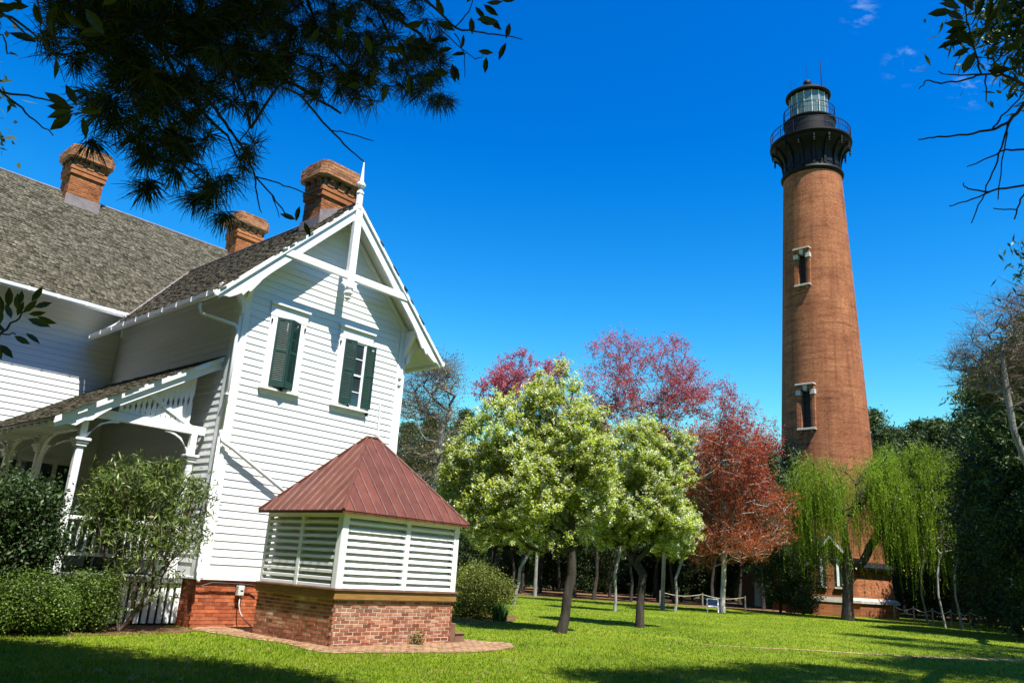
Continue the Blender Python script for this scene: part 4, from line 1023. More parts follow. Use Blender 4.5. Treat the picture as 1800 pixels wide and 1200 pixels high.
for a, b in winz:
    rm = tr((a + b) / 2)
    half = rm * sin(hw2)
    par = MB()
    # local frame: x' tangent, y' outward; window group placed by rotation
    rb, rt = tr(a) * cos(hw2), tr(b) * cos(hw2)
    def B(name, x0, x1, y0b, y0t, dy, z0_, z1_, mat):
        yb = lambda t: y0b
        return MB().hexa([(x0, rb + y0b, z0_), (x1, rb + y0b, z0_), (x1, rb + dy, z0_), (x0, rb + dy, z0_), (x0, rt + y0b, z1_), (x1, rt + y0b, z1_), (x1, rt + dy, z1_), (x0, rt + dy, z1_)]).build(name, mat, w)
    w = lh
    w = B('window', -half - 0.05, half + 0.05, -0.75, 0, -0.70, a - 0.1, b + 0.1, M['dark']); w.rotation_euler = (0, 0, wa - pi / 2)
    for sx in (-1, 1):
        xa, xb = sorted((sx * (half - 0.04), sx * (half + 0.12)))
        B('jamb', xa, xb, -0.7, 0, 0.16, a, b, M['tower'])
        xa, xb = sorted((sx * (half + 0.10), sx * (half + 0.32)))
        B('surround', xa, xb, -0.15, 0, 0.20, a - 0.05, b - 0.3, M['tower'])
        xa, xb = sorted((sx * (half - 0.06), sx * (half + 0.36)))
        MB().box(xa, xb, rt - 0.15, rt + 0.28, b - 0.5, b - 0.08).build('impost_stone', M['granite'], w, bevel=0.02)
    MB().box(-half, half, rt - 0.72, rt - 0.1, b - 0.12, b + 0.12).build('soffit', M['tower'], w)
    MB().prism([(-half - 0.3, b - 0.1), (-0.16, b - 0.02), (0.16, b - 0.02), (half + 0.3, b - 0.1), (half + 0.3, b + 0.26), (-half - 0.3, b + 0.26)], 'y', rt - 0.2, rt + 0.22).build('lintel', M['tower'], w)
    MB().prism([(-0.13, b - 0.16), (0.13, b - 0.16), (0.19, b + 0.3), (-0.19, b + 0.3)], 'y', rt - 0.2, rt + 0.30).build('keystone', M['granite'], w)
    MB().box(-half - 0.36, half + 0.36, rt - 0.25, rt + 0.42, b + 0.30, b + 0.44).build('hood', M['granite'], w, bevel=0.02)
    MB().box(-half - 0.32, half + 0.32, rb - 0.7, rb + 0.30, a - 0.16, a).build('sill', M['granite'], w, bevel=0.02)
    for sx in (-1, 1): MB().box(sx * half - 0.1, sx * half + 0.1, rb - 0.2, rb + 0.22, a - 0.5, a - 0.163).build('sill_bracket', M['tower'], w)
    MB().box(-half - 0.05, half + 0.05, rb - 0.45, rb - 0.42, a, b).build('pane', M['dark'], w)
# octagonal flared base
def octa(prof, nm, mat, rot=lz(158)):
    m = MB(); v = []; n = 8
    for r_, z_ in prof:
        for k in range(n):
            a = rot + 2 * pi * (k + 0.5) / n
            v.append((r_ / cos(pi / 8) * cos(a), r_ / cos(pi / 8) * sin(a), z_))
    f = [tuple(range(n))[::-1], tuple(range((len(prof) - 1) * n, len(prof) * n))] + [(i * n + k, i * n + (k + 1) % n, (i + 1) * n + (k + 1) % n, (i + 1) * n + k) for i in range(len(prof) - 1) for k in range(n)]
    return m.add(v, f).build(nm, mat, lh)
octa([(4.55, 0), (4.55, 0.95)], 'plinth', M['tower'])
octa([(4.68, 0.952), (4.68, 1.14), (4.45, 1.32)], 'water_table', M['granite'])
octa([(4.42, 1.322), (4.1, 3.35)], 'battered_base', M['tower'])
octa([(4.55, 3.352), (4.62, 3.55), (3.9, 3.95)], 'base_ledge', M['black_iron'])
# dark iron collar, flared corbel, gallery
smooth_by_angle(MB().lathe([(2.56, 38.1), (2.70, 38.2), (2.78, 38.35), (2.72, 38.52), (2.56, 38.6), (2.50, 38.7)], 64).build('collar', M['black_iron'], lh), 40)
smooth_by_angle(MB().lathe([(2.46, 38.6), (2.46, 41.2)], 48).build('gallery_drum', M['black_iron'], lh), 40)
smooth_by_angle(MB().lathe([(2.4, 41.1), (3.35, 41.35), (3.55, 41.5), (3.65, 41.58), (3.65, 41.72), (3.58, 41.76), (2.2, 41.8)], 72).build('gallery_floor', M['black_iron'], lh), 40)
smooth_by_angle(MB().lathe([(2.47, 40.0), (2.62, 40.35), (2.95, 40.8), (3.3, 41.1), (3.45, 41.36)], 64, cap=False).build('gallery_cove', M['black_iron'], lh), 40)
NB = 16
bm = MB(); bp = []
for k in range(8):
    pass
prof = [(2.40, 38.75), (2.56, 38.75), (2.62, 39.5), (2.85, 40.35), (3.2, 40.9), (3.5, 41.1), (3.5, 41.3), (2.40, 41.3)]
brm = MB().prism(prof, 'y', -0.10, 0.10).mesh('bracket', M['black_iron'])
pdm = MB().lathe([(0.02, 40.45), (0.09, 40.52), (0.05, 40.6), (0.11, 40.72), (0.06, 40.82), (0.09, 40.95), (0.09, 41.2)], 8, 3.42, 0).mesh('pendant', M['black_iron'])
for k in range(NB):
    a = 2 * pi * k / NB + 0.1
    inst('bracket', brm, lh, rot=(0, 0, a)); inst('pendant', pdm, lh, rot=(0, 0, a))
# panels with small ports in the drum
for k in range(NB):
    a = 2 * pi * (k + 0.5) / NB + 0.1
    o = MB().box(2.462, 2.50, -0.28, 0.28, 39.0, 40.6).build('drum_panel', M['black_iron'], lh, bevel=0.02); o.rotation_euler = (0, 0, a)
def railing(rad, z0, hgt, npost, nbar, nm):
    top = MB()
    pts = [(rad * cos(2 * pi * k / 64), rad * sin(2 * pi * k / 64), z0 + hgt) for k in range(65)]
    o = MB().tube(pts, 0.035, 6, cap=False).build(nm, M['black_iron'], lh)
    MB().tube([(x, y, z0 + hgt * 0.52) for x, y, z in pts], 0.02, 5, cap=False).build('mid_rail', M['black_iron'], o)
    pm = MB().tube([(rad, 0, z0), (rad, 0, z0 + hgt + 0.05)], 0.035, 6).mesh('post', M['black_iron'])
    for k in range(npost): inst('post', pm, o, rot=(0, 0, 2 * pi * k / npost))
    bm_ = MB().tube([(rad, 0, z0), (rad, 0, z0 + hgt)], 0.014, 4).mesh('bar', M['black_iron'])
    for k in range(nbar):
        if k % (nbar // npost): inst('bar', bm_, o, rot=(0, 0, 2 * pi * k / nbar))
railing(3.55, 41.76, 1.15, 16, 96, 'gallery_railing')
smooth_by_angle(MB().lathe([(2.25, 41.78), (2.25, 43.95), (2.36, 44.0), (2.38, 44.12), (2.3, 44.2), (1.6, 44.22)], 64).build('service_room', M['black_iron'], lh), 40)
for zz in (42.5, 43.2): MB().lathe([(2.25, zz - 0.02), (2.275, zz), (2.25, zz + 0.02)], 48, cap=False).build('seam_band', M['black_iron'], lh)
railing(2.32, 44.2, 1.1, 12, 60, 'lantern_railing')
# lantern
smooth_by_angle(MB().lathe([(1.74, 44.2), (1.74, 44.5), (1.66, 44.52)], 48).build('lantern_sill', M['black_iron'], lh), 40)
gm, GN, GL, go_ = newmat('lantern glass')
gb = GN.new('ShaderNodeBsdfPrincipled'); gb.inputs['Base Color'].default_value = (0.13, 0.20, 0.20, 1); gb.inputs['Roughness'].default_value = 0.15
gb.inputs['Transmission Weight'].default_value = 0.0; gb.inputs['Specular IOR Level'].default_value = 0.7; gb.inputs['Alpha'].default_value = 0.6
GL.new(gb.outputs[0], go_.inputs[0])
NP = 16
pane = MB(); hw3 = 1.70 * tan(pi / NP)
pane.box(1.695, 1.705, -hw3 + 0.02, hw3 - 0.02, 44.5, 46.85); pm = pane.mesh('lantern_pane', gm)
mul = MB().box(1.68, 1.76, -0.028, 0.028, 44.5, 46.9).mesh('mullion', M['grey_metal'])
for k in range(NP):
    a = 2 * pi * k / NP
    inst('lantern_pane', pm, lh, rot=(0, 0, a)); inst('mullion', mul, lh, rot=(0, 0, a + pi / NP))
for zz in (45.65,): MB().tube([(1.72 * cos(2 * pi * k / 32), 1.72 * sin(2 * pi * k / 32), zz) for k in range(33)], 0.02, 5, cap=False).build('glazing_bar', M['grey_metal'], lh)
lens_m = solid('beacon lens glass', [(0.3, (0.25, 0.36, 0.34)), (0.7, (0.45, 0.55, 0.5))], 6, 0.12, 0.1)
lp = [(0.25, 44.25)]
for k in range(17):
    zz = 44.6 + k * 0.11; rr = 0.72 * sqrt(max(0.05, 1 - ((zz - 45.5) / 1.15) ** 2)); lp += [(rr + 0.04, zz), (rr, zz + 0.055)]
MB().lathe(lp + [(0.2, 46.6)], 24).build('beacon_lens', lens_m, lh)
smooth_by_angle(MB().lathe([(1.72, 46.85), (1.98, 46.9), (2.06, 47.0), (2.05, 47.14), (1.92, 47.22), (1.5, 47.6), (1.0, 47.9), (0.45, 48.1), (0.28, 48.12), (0.22, 48.28)], 48).build('lantern_roof', M['black_iron'], lh), 40)
smooth_by_angle(MB().lathe([(0.12, 48.22), (0.26, 48.3), (0.36, 48.5), (0.38, 48.68), (0.30, 48.9), (0.16, 49.02), (0.03, 49.08)], 20).build('vent_ball', M['black_iron'], lh), 60)
MB().tube([(0, 0, 49.0), (0, 0, 50.6)], 0.018, 5).build('lightning_rod', M['black_iron'], lh)
ra = lz(120)
MB().tube([(1.3 * cos(ra), 1.3 * sin(ra), 47.6), (1.3 * cos(ra), 1.3 * sin(ra), 49.6), (1.3 * cos(ra), 1.3 * sin(ra), 51.0)], [0.06, 0.05, 0.02], 6).build('antenna', M['black_iron'], lh)
ra = lz(262)
an = MB().tube([(1.7 * cos(ra), 1.7 * sin(ra), 47.3), (1.7 * cos(ra), 1.7 * sin(ra), 48.4)], 0.02, 5); an.tube([(1.7 * cos(ra) - 0.12, 1.7 * sin(ra), 48.9), (1.7 * cos(ra), 1.7 * sin(ra), 48.35), (1.7 * cos(ra) + 0.12, 1.7 * sin(ra), 48.9)], 0.015, 5)
an.build('wind_sensor', M['black_iron'], lh)
# brick workroom at the foot, part of the lighthouse
WH = 1.35
aw = MB().prism([(-WH, 0), (WH, 0), (WH, 3.9), (0, 5.6), (-WH, 3.9)], 'y', 0, 6).build('workroom', M['tower'], lh)
wf = far(1464, 1078, 63.5); wf[2] = 0; q = wf - LP
WRZ = atan2(LP[1] - wf[1], LP[0] - wf[0]) - pi / 2 + radians(6)
aw.location = (q[0], q[1], 0); aw.rotation_euler = (0, 0, WRZ)
MB().box(-WH - 0.06, WH + 0.06, -0.06, 6, 0.95, 1.3).build('water_table', M['granite'], aw)
for sx in (-1, 1):
    poly = [(0, 5.75), (sx * (WH + 0.35), 5.75 - (WH + 0.35) * 1.26), (sx * (WH + 0.35), 5.62 - (WH + 0.35) * 1.26), (0, 5.58)]
    if sx > 0: poly = poly[::-1]
    MB().prism(poly, 'y', -0.35, 5.5).build('workroom_roof', M['shingle'], aw)
    poly = [(0, 5.60), (sx * (WH + 0.36), 5.60 - (WH + 0.36) * 1.26), (sx * (WH + 0.36), 5.4 - (WH + 0.36) * 1.26), (0, 5.36)]
    if sx > 0: poly = poly[::-1]
    MB().prism(poly, 'y', -0.40, -0.352).build('workroom_bargeboard', M['white'], aw)
    wx = sx * 0.55 - 0.05
    MB().box(wx - 0.26, wx + 0.26, -0.02, 0.1, 2.0, 4.05).build('window', M['green'], aw)
    MB().box(wx - 0.12, wx + 0.05, -0.10, -0.021, 2.06, 4.0).build('sash', M['white'], aw)
    MB().box(wx + 0.055, wx + 0.22, -0.03, -0.021, 2.06, 4.0).build('pane', M['glass'], aw)
    MB().box(wx - 0.30, wx + 0.30, -0.16, -0.0, 1.88, 1.998).build('sill', M['granite'], aw)

# ------------------------------------------------------------------ plant builders
def grow(trunk, pts, rng, w=0.3, seg=0.6, first=2, jit=0.06, down=0.8, order='near'):
    """branch skeleton: every point of pts is joined to the cheapest existing node; returns positions, parents, tip flags"""
    pos = [np.array(p, float) for p in trunk]; par = [-1] + list(range(len(trunk) - 1))
    pl = [0.0]
    for i in range(1, len(trunk)): pl.append(pl[-1] + np.linalg.norm(pos[i] - pos[i - 1]))
    n0 = len(trunk)
    cap = n0 + len(pts) * 12
    A = np.zeros((cap, 3)); A[:n0] = pos; PL = np.zeros(cap); PL[:n0] = pl; PA = np.full(cap, -1); PA[:n0] = par
    n = n0; tips = []
    d0 = np.min(np.linalg.norm(pts[:, None] - A[None, :n0], axis=2), axis=1)
    for i in np.argsort(d0):
        p = pts[i]
        dv = p - A[first:n]; d = np.sqrt((dv * dv).sum(1))
        c = d + w * PL[first:n] + down * np.maximum(0, -dv[:, 2])
        j = first + int(np.argmin(c)); D = d[j - first]
        k = max(1, min(10, int(D / seg + 0.5)))
        a = A[j].copy(); prev = j
        for q in range(1, k + 1):
            t = q / k
            m = a + (p - a) * t
            m[2] += 0.10 * D * sin(pi * t) * 0.5
            if q < k: m += rng.normal(0, jit, 3) * min(1, D)
            A[n] = m; PA[n] = prev; PL[n] = PL[prev] + D / k; prev = n; n += 1
        tips.append(n - 1)
    return A[:n], PA[:n], np.array(tips, int)
def limb_mesh(name, A, PA, tips, r_base, r_tip, mat, power=0.5, big=7, small=3, thr=0.03, flare=1.25):
    n = len(A); cnt = np.zeros(n)
    cnt[tips] = 1
    for i in range(n - 1, 0, -1):
        if PA[i] >= 0: cnt[PA[i]] += cnt[i]
    cnt = np.maximum(cnt, 1)
    r = r_tip + (r_base - r_tip) * ((cnt - 1) / max(1, cnt[0] - 1)) ** power
    V = []; Fq = []; base = 0
    idx = np.where(PA >= 0)[0]
    p0 = A[PA[idx]]; p1 = A[idx]; ra = np.minimum(r[PA[idx]], r[idx] * 1.35); rb = r[idx]
    ra = np.where(PA[idx] == 0, r[0] * flare, ra)
    t = p1 - p0; ln = np.linalg.norm(t, axis=1, keepdims=True); ok = ln[:, 0] > 1e-5
    t = t / np.maximum(ln, 1e-6)
    p1 = p1 + t * (rb[:, None] * 0.4)
    ref = np.where(np.abs(t[:, 2:3]) > 0.9, np.array([[1.0, 0, 0]]), np.array([[0, 0, 1.0]]))
    u = np.cross(ref, t); u /= np.maximum(np.linalg.norm(u, axis=1, keepdims=True), 1e-6); v = np.cross(t, u)
    for mask, k in (((rb > thr) & ok, big), ((rb <= thr) & ok, small)):
        m = np.where(mask)[0]
        if not len(m): continue
        an = 2 * pi * np.arange(k) / k
        ring = np.cos(an)[None, :, None] * u[m][:, None, :] + np.sin(an)[None, :, None] * v[m][:, None, :]
        va = p0[m][:, None] + ring * ra[m][:, None, None]; vb = p1[m][:, None] + ring * rb[m][:, None, None]
        vv = np.concatenate([va, vb], axis=1).reshape(-1, 3)
        b = base + np.arange(len(m))[:, None] * (2 * k); kk = np.arange(k)[None]
        fq = np.stack([b + kk, b + (kk + 1) % k, b + k + (kk + 1) % k, b + k + kk], axis=2).reshape(-1, 4)
        V.append(vv); Fq.append(fq); base += len(vv)
    return fast_mesh(name, np.concatenate(V), 4, mat, smooth=True, idx=np.concatenate(Fq)), r
def rand_dirs(n, rng):
    v = rng.normal(size=(n, 3)); return v / np.linalg.norm(v, axis=1, keepdims=True)
def leaf_quads(cent, length, width, rng, up=0.4, hang=0.0, var=0.35):
    """rhombic leaves round the given centres"""
    n = len(cent)
    nrm = rand_dirs(n, rng); nrm = nrm + np.array(SUN)[None] * up * 0.7; nrm[:, 2] = nrm[:, 2] + up * 0.5; nrm /= np.linalg.norm(nrm, axis=1, keepdims=True)
    d = rand_dirs(n, rng); d[:, 2] -= hang; d -= nrm * (d * nrm).sum(1, keepdims=True); d /= np.maximum(np.linalg.norm(d, axis=1, keepdims=True), 1e-6)
    s = np.cross(nrm, d)
    L = (length * (1 + rng.uniform(-var, var, n)))[:, None]; W = (width * (1 + rng.uniform(-var, var, n)))[:, None]
    a = cent - d * L * 0.5; b = cent + s * W * 0.5 - d * L * 0.05 + nrm * W * 0.12; c = cent + d * L * 0.5; e = cent - s * W * 0.5 - d * L * 0.05 + nrm * W * 0.12
    return np.stack([a, b, c, e], axis=1).reshape(-1, 3)
def spread(c, n, sig, rng, flat=1.0):
    o = rng.normal(0, sig, (len(c), n, 3)); o[..., 2] *= flat
    return (c[:, None] + o).reshape(-1, 3)
def blob_points(n, ctrs, rng):
    """points in a set of ellipsoids (cx,cy,cz,rx,ry,rz,weight), favouring the outside"""
    w = np.array([c[6] for c in ctrs], float); w /= w.sum()
    k = rng.choice(len(ctrs), n, p=w); C = np.array([c[:6] for c in ctrs], float)[k]
    d = rand_dirs(n, rng); r = rng.uniform(0.15, 1, n) ** 0.45
    return C[:, :3] + d * r[:, None] * C[:, 3:]
def add_mesh(name, me, parent): return link(bpy.data.objects.new(name, me), parent)
def copy_tree(o, parent=None):
    c = o.copy(); link(c, parent)
    for ch in list(o.children): copy_tree(ch, c)
    return c

def loc2(p): return (float(p[0]), float(p[1]), 0.0)
# height (above ground) of the sightline through a pixel at a given ground distance
def hgt(px, py, dist): return float(far(px, py, dist)[2])

def twigs_from(tp, n, lo, hi, rng, upw=0.3):
    d = rand_dirs(len(tp) * n, rng); d[:, 2] += upw; d /= np.linalg.norm(d, axis=1, keepdims=True)
    st = np.repeat(tp, n, axis=0); return st, st + d * rng.uniform(lo, hi, (len(st), 1))
def along(st, en, n, jit, rng, lo=0.15):
    t = rng.uniform(lo, 1.05, (len(st), n, 1)); c = st[:, None] + (en - st)[:, None] * t
    return (c + rng.normal(0, jit, c.shape)).reshape(-1, 3)
def twig_mesh(name, st, en, r0_, r1_, mat):
    nn = len(st)
    return limb_mesh(name, np.concatenate([st, en]), np.concatenate([np.full(nn, -1), np.arange(nn)]), np.arange(nn, 2 * nn), r0_, r1_, mat, flare=1.0)[0]
def gaps(p, rng, f=1.0, cut=-0.25):
    q = p * f
    v = np.sin(q[:, 0] * 1.7 + 1.1 * np.sin(q[:, 2] * 1.3)) + np.sin(q[:, 1] * 1.9 + 0.9 * np.sin(q[:, 0] * 1.1)) + np.sin(q[:, 2] * 2.1 + 1.2 * np.sin(q[:, 1] * 1.2))
    return p[v > cut + rng.uniform(-0.4, 0.4, len(p))]
# ------------------------------------------------------------------ flowering pears
def pear(name, label, base, ctrs, fork, r, seed, npts=520, nleaf=13, group='flowering pear trees', limbs=None):
    rng = np.random.default_rng(seed)
    t = thing(name, label, 'tree', loc2(base), group=group)
    pts = gaps(blob_points(int(npts * 1.8), ctrs, rng), rng, 1.9, -1.15)
    if limbs is not None: pts = np.concatenate([limbs, pts])
    A, PA, tips = grow(fork, pts, rng, 0.25, 0.5, first=3, jit=0.05)
    A[:len(fork)] += rng.normal(0, 0.02, (len(fork), 3)) * np.array([1, 1, 0])
    me, rr = limb_mesh('trunk', A, PA, tips, r, 0.007, M['bark_dark'] if seed < 3 else M['bark_grey'], 0.55, big=9)
    add_mesh('trunk', me, t)
    tp = A[tips]
    st, en = twigs_from(tp, 4, 0.15, 0.42, rng, 0.6)
    o = add_mesh('twigs', twig_mesh('twigs', st, en, 0.006, 0.004, M['bark_brown']), t); o['kind'] = 'stuff'
    c = along(st, en, nleaf, 0.045, rng)
    add_mesh('crown', fast_mesh('crown', leaf_quads(c, 0.076, 0.05, rng, 1.1, var=0.6), 4, M['pear_leaf']), t)
    # blossom in tight corymbs on some of the twigs
    k = rng.random(len(st)) < 0.66
    bc = along(st[k], en[k], 1, 0.03, rng, 0.4)
    pet = spread(bc, 14, 0.038, rng)
    add_mesh('blossom', fast_mesh('blossom', leaf_quads(pet, 0.042, 0.038, rng, 0.9, var=0.5), 4, M['blossom']), t)
    return t
b = gnd(988, 1112); D = hypot(b[0], b[1])
u = 1 / 1382.0 * D * 1.02
def CX(px, py, dist, base):                          # local centre for a crown blob seen at a pixel
    p = far(px, py, dist); return p[0] - base[0], p[1] - base[1], p[2]
def blobs(base, specs):
    out = []
    for px, py, dd, rx, rz, w in specs:
        dist = hypot(base[0], base[1]) + dd
        k = dist / 1382.0 * 1.04
        c = CX(px, py, dist, base); out.append((c[0], c[1], c[2], rx * k, rx * k * 0.9, rz * k, w))
    return out
pear('pear_tree', 'nearest pear tree, broad yellow-green crown with white blossom and dark leaning trunk', b,
     blobs(b, [(975, 720, 0, 62, 62, 1.6), (900, 770, 0.3, 70, 75, 2.0), (1010, 790, 0, 80, 80, 2.0), (840, 830, 0.8, 62, 75, 1.6), (930, 860, -0.6, 85, 75, 2.2), (1035, 860, 0.3, 55, 75, 1.3), (860, 905, 0.3, 55, 45, 0.9), (945, 935, 0, 60, 35, 0.8), (800, 850, 1.2, 32, 55, 0.6), (985, 670, 0, 25, 30, 0.3)]),
     [(0, 0, 0), (0.06, 0, 0.5), (0.13, 0, 1.0), (0.2, 0.02, 1.6), (0.16, 0.05, 2.3), (0.15, 0.0, 3.0), (0.12, 0, 3.9), (0.1, 0, 4.8)], 0.14, 1, 800, 21)
b = gnd(1124, 1102)
pear('pear_tree', 'second pear tree with forked trunk and white blossom in front of the red maple', b,
     blobs(b, [(1120, 800, 0, 62, 60, 1.4), (1080, 850, 0, 50, 60, 1.0), (1160, 850, 0, 55, 70, 1.4), (1130, 900, 0, 75, 55, 1.4), (1195, 790, 0.5, 22, 35, 0.3), (1180, 930, 0.3, 40, 42, 0.7), (1085, 930, 0.2, 50, 35, 0.7), (1125, 760, 0, 32, 35, 0.4)]),
     [(0, 0, 0), (0.0, 0, 0.5), (0.02, 0, 1.0), (0.06, 0, 1.5), (0.10, 0, 1.8)], 0.145, 2, 600, 21, limbs=np.array([CX(1103, 960, hypot(b[0], b[1]), b), CX(1147, 955, hypot(b[0], b[1]), b), CX(1128, 930, hypot(b[0], b[1]) + 0.6, b), CX(1100, 900, hypot(b[0], b[1]), b), CX(1155, 890, hypot(b[0], b[1]), b)]))
# more pale trunked trees of the grove
for i, (px, py, bl, lab, lean) in enumerate([
    (903, 1062, [(880, 900, 0, 65, 55, 1), (840, 930, 0, 45, 40, 0.6), (920, 930, 0, 40, 35, 0.5)], 'pale leaning pear trunk behind the round azalea bush', 0.7),
    (1080, 1074, [(1070, 900, 0, 60, 45, 1), (1105, 930, 0, 45, 35, 0.6), (1045, 930, 0, 35, 30, 0.4)], 'slender forked pale pear tree left of the dark forked trunk', 0.15),
    (1187, 1075, [(1195, 930, 0, 38, 40, 1), (1180, 960, 0, 35, 25, 0.5)], 'slim pale pear with Y-shaped trunk beside the white sign board', 0.3)]):
    b = gnd(px, py)
    pear('pear_tree', lab, b, blobs(b, bl), [(0, 0, 0), (0.06, 0, 0.5), (0.02 + lean * 0.2, 0.1, 1.1), (-0.10 + lean * 0.5, 0, 1.8), (0.12 + lean, 0.1, 2.9), (lean * 1.2, 0, 4.0)], 0.075, 10 + i, 240, 18)

# ------------------------------------------------------------------ red maples
def maple(name, label, base, ctrs, fork, r, seed, mats, npts=900, nb=26, bark='bark_grey', sz=0.13, sig=0.30):
    rng = np.random.default_rng(seed)
    t = thing(name, label, 'tree', loc2(base), group='red maple trees')
    pts = gaps(blob_points(int(npts * 1.25), ctrs, rng), rng, 1.0, -0.95)
    A, PA, tips = grow(fork, pts, rng, 0.18, 0.7, first=3, jit=0.10, down=0.5)
    me, rr = limb_mesh('trunk', A, PA, tips, r, 0.015, M[bark], 0.52, big=7, thr=0.04)
    add_mesh('trunk', me, t)
    tp = A[tips]
    st, en = twigs_from(tp, 5, 0.35, 0.95, rng, 0.6)
    o = add_mesh('twigs', twig_mesh('twigs', st, en, 0.008, 0.005, M['bark_brown']), t); o['kind'] = 'stuff'
    zlo, zhi = np.percentile(tp[:, 2], 5), np.percentile(tp[:, 2], 95)
    f_ = np.clip((st[:, 2] - zlo) / (zhi - zlo), 0, 1) + rng.normal(0, 0.15, len(st))
    kk = np.clip((f_ * len(mats)).astype(int), 0, len(mats) - 1)
    for j, mname in enumerate(mats):
        q = kk == j
        if not q.any(): continue
        c = along(st[q], en[q], nb, 0.08, rng, 0.3)
        add_mesh('crown', fast_mesh('crown', leaf_quads(c, sz, sz * 0.6, rng, 0.5, var=0.5), 4, M[mname]), t)
    return t
b = gnd(1270, 1076)
maple('red_maple', 'rust red maple in flower with pale straight trunk beside the white sign', b,
      blobs(b, [(1270, 830, 0, 85, 70, 2), (1310, 880, 0, 75, 65, 1.6), (1230, 900, 0, 60, 60, 1.2), (1290, 950, -1, 70, 40, 1.2), (1340, 930, 0.5, 45, 55, 0.9), (1240, 960, 0, 50, 35, 0.6), (1300, 780, 0, 70, 45, 1.0)]),
      [(0, 0, 0), (0.02, 0, 0.8), (0.1, 0, 1.8), (0.15, 0, 3.0), (0.2, 0, 4.2), (0.2, 0, 5.6), (0.1, 0, 7.4), (0.1, 0, 9.5)], 0.16, 21, ['maple_orange', 'maple_rust', 'maple_bud'], 950, 11, 'bark_pale', 0.10)
b = far(1165, 1065, 50); b[2] = 0
maple('red_maple', 'tall purplish red maple with open crown rising above the pears', b,
      blobs(b, [(1130, 680, 0, 95, 60, 2.0), (1200, 690, 0, 60, 55, 1.2), (1070, 690, 0, 55, 55, 1.0), (1080, 620, 0, 42, 32, 0.5), (1170, 630, 0, 65, 32, 0.8), (1260, 710, 0, 50, 40, 0.8), (1315, 760, 1, 55, 42, 1.0), (1240, 800, 0, 90, 60, 1.4), (1190, 750, 0, 95, 60, 1.8), (1090, 750, 0, 55, 50, 1.0)]),
      [(0, 0, 0), (0, 0, 1.2), (0.05, 0, 2.6), (0.1, 0, 4.2), (0.1, 0, 6), (0, 0, 7.6), (-0.2, 0, 9.5), (-0.2, 0, 11.5), (-0.1, 0, 13.2)], 0.12, 22, ['maple_rust', 'maple_bud', 'maple_pink', 'maple_pink'], 800, 10, 'bark_grey', 0.105)
b = far(940, 1050, 60); b[2] = 0
maple('red_maple', 'dark red maple whose top shows just left above the nearest pear', b,
      blobs(b, [(905, 660, 0, 45, 40, 1), (955, 650, 0, 45, 30, 0.8), (870, 690, 0, 35, 30, 0.6), (940, 720, 0, 90, 60, 1)]),
      [(0, 0, 0), (0, 0, 2), (0, 0, 4.5), (0.1, 0, 7), (0.2, 0, 10), (0.2, 0, 13)], 0.12, 23, ['maple_pink'], 260, 12, 'bark_grey', 0.14)

# ------------------------------------------------------------------ bare trees
def bare(name, label, base, ctrs, fork, r, seed, bark, npts=600, bud=None, tw=7, twl=(0.5, 1.3), rt=0.012):
    rng = np.random.default_rng(seed)
    t = thing(name, label, 'tree', loc2(base))
    pts = blob_points(npts, ctrs, rng)
    A, PA, tips = grow(fork, pts, rng, 0.15, 0.8, first=3, jit=0.12, down=0.3)
    me, rr = limb_mesh('trunk', A, PA, tips, r, rt, M[bark], 0.52, big=7, thr=0.04)
    add_mesh('trunk', me, t)
    tp = A[tips]
    dirs = rand_dirs(len(tp) * tw, rng); dirs[:, 2] = np.abs(dirs[:, 2]) * 0.6
    st = np.repeat(tp, tw, axis=0); en = st + dirs * rng.uniform(*twl, (len(st), 1))
    nn = len(st); A2 = np.concatenate([st, en]); PA2 = np.concatenate([np.full(nn, -1), np.arange(nn)])
    me2, _ = limb_mesh('twigs', A2, PA2, np.arange(nn, 2 * nn), rt * 0.8, rt * 0.5, M['bark_brown'], flare=1.0)
    o = add_mesh('twigs', me2, t); o['kind'] = 'stuff'
    if bud:
        c = spread(en, bud[1], bud[2], rng)
        add_mesh('crown', fast_mesh('crown', leaf_quads(c, bud[3], bud[3] * 0.6, rng, 0.3), 4, M[bud[0]]), t)
    return t
b = far(745, 1050, 42); b[2] = 0
bare('bare_tree', 'leafless brown tree showing behind the right corner of the white house', b,
     blobs(b, [(755, 690, 0, 60, 55, 1.4), (740, 760, 0, 70, 60, 1.4), (770, 650, 0, 35, 30, 0.5), (730, 830, 0, 70, 50, 1)]),
     [(0, 0, 0), (0, 0, 1.2), (-0.1, 0, 2.6), (-0.1, 0, 4), (0, 0, 5.5), (0.1, 0, 7), (0.2, 0, 9)], 0.2, 31, 'bark_grey', 520, ('brown_leaf', 3, 0.15, 0.09), 6, (0.4, 1.2), 0.012)
b = far(1900, 1090, 34); b[2] = 0
bare('bare_tree', 'pale barked leafless tree leaning in from the right edge before the dark pines', b,
     blobs(b, [(1790, 590, 0, 75, 55, 1.4), (1740, 640, 0, 65, 50, 1.2), (1800, 530, 0, 40, 25, 0.4), (1700, 640, 0, 28, 22, 0.3), (1800, 680, 0, 70, 60, 1)]),
     [(0, 0, 0), (0, 0, 1.2), (-0.3, 0, 3), (-0.7, 0, 4.5), (-1.1, 0, 6), (-1.5, 0, 7.5), (-1.6, 0, 9), (-1.6, 0, 10.5)], 0.11, 32, 'bark_grey', 420, ('brown_leaf', 1, 0.1, 0.04), 8, (0.35, 1.0), 0.010)

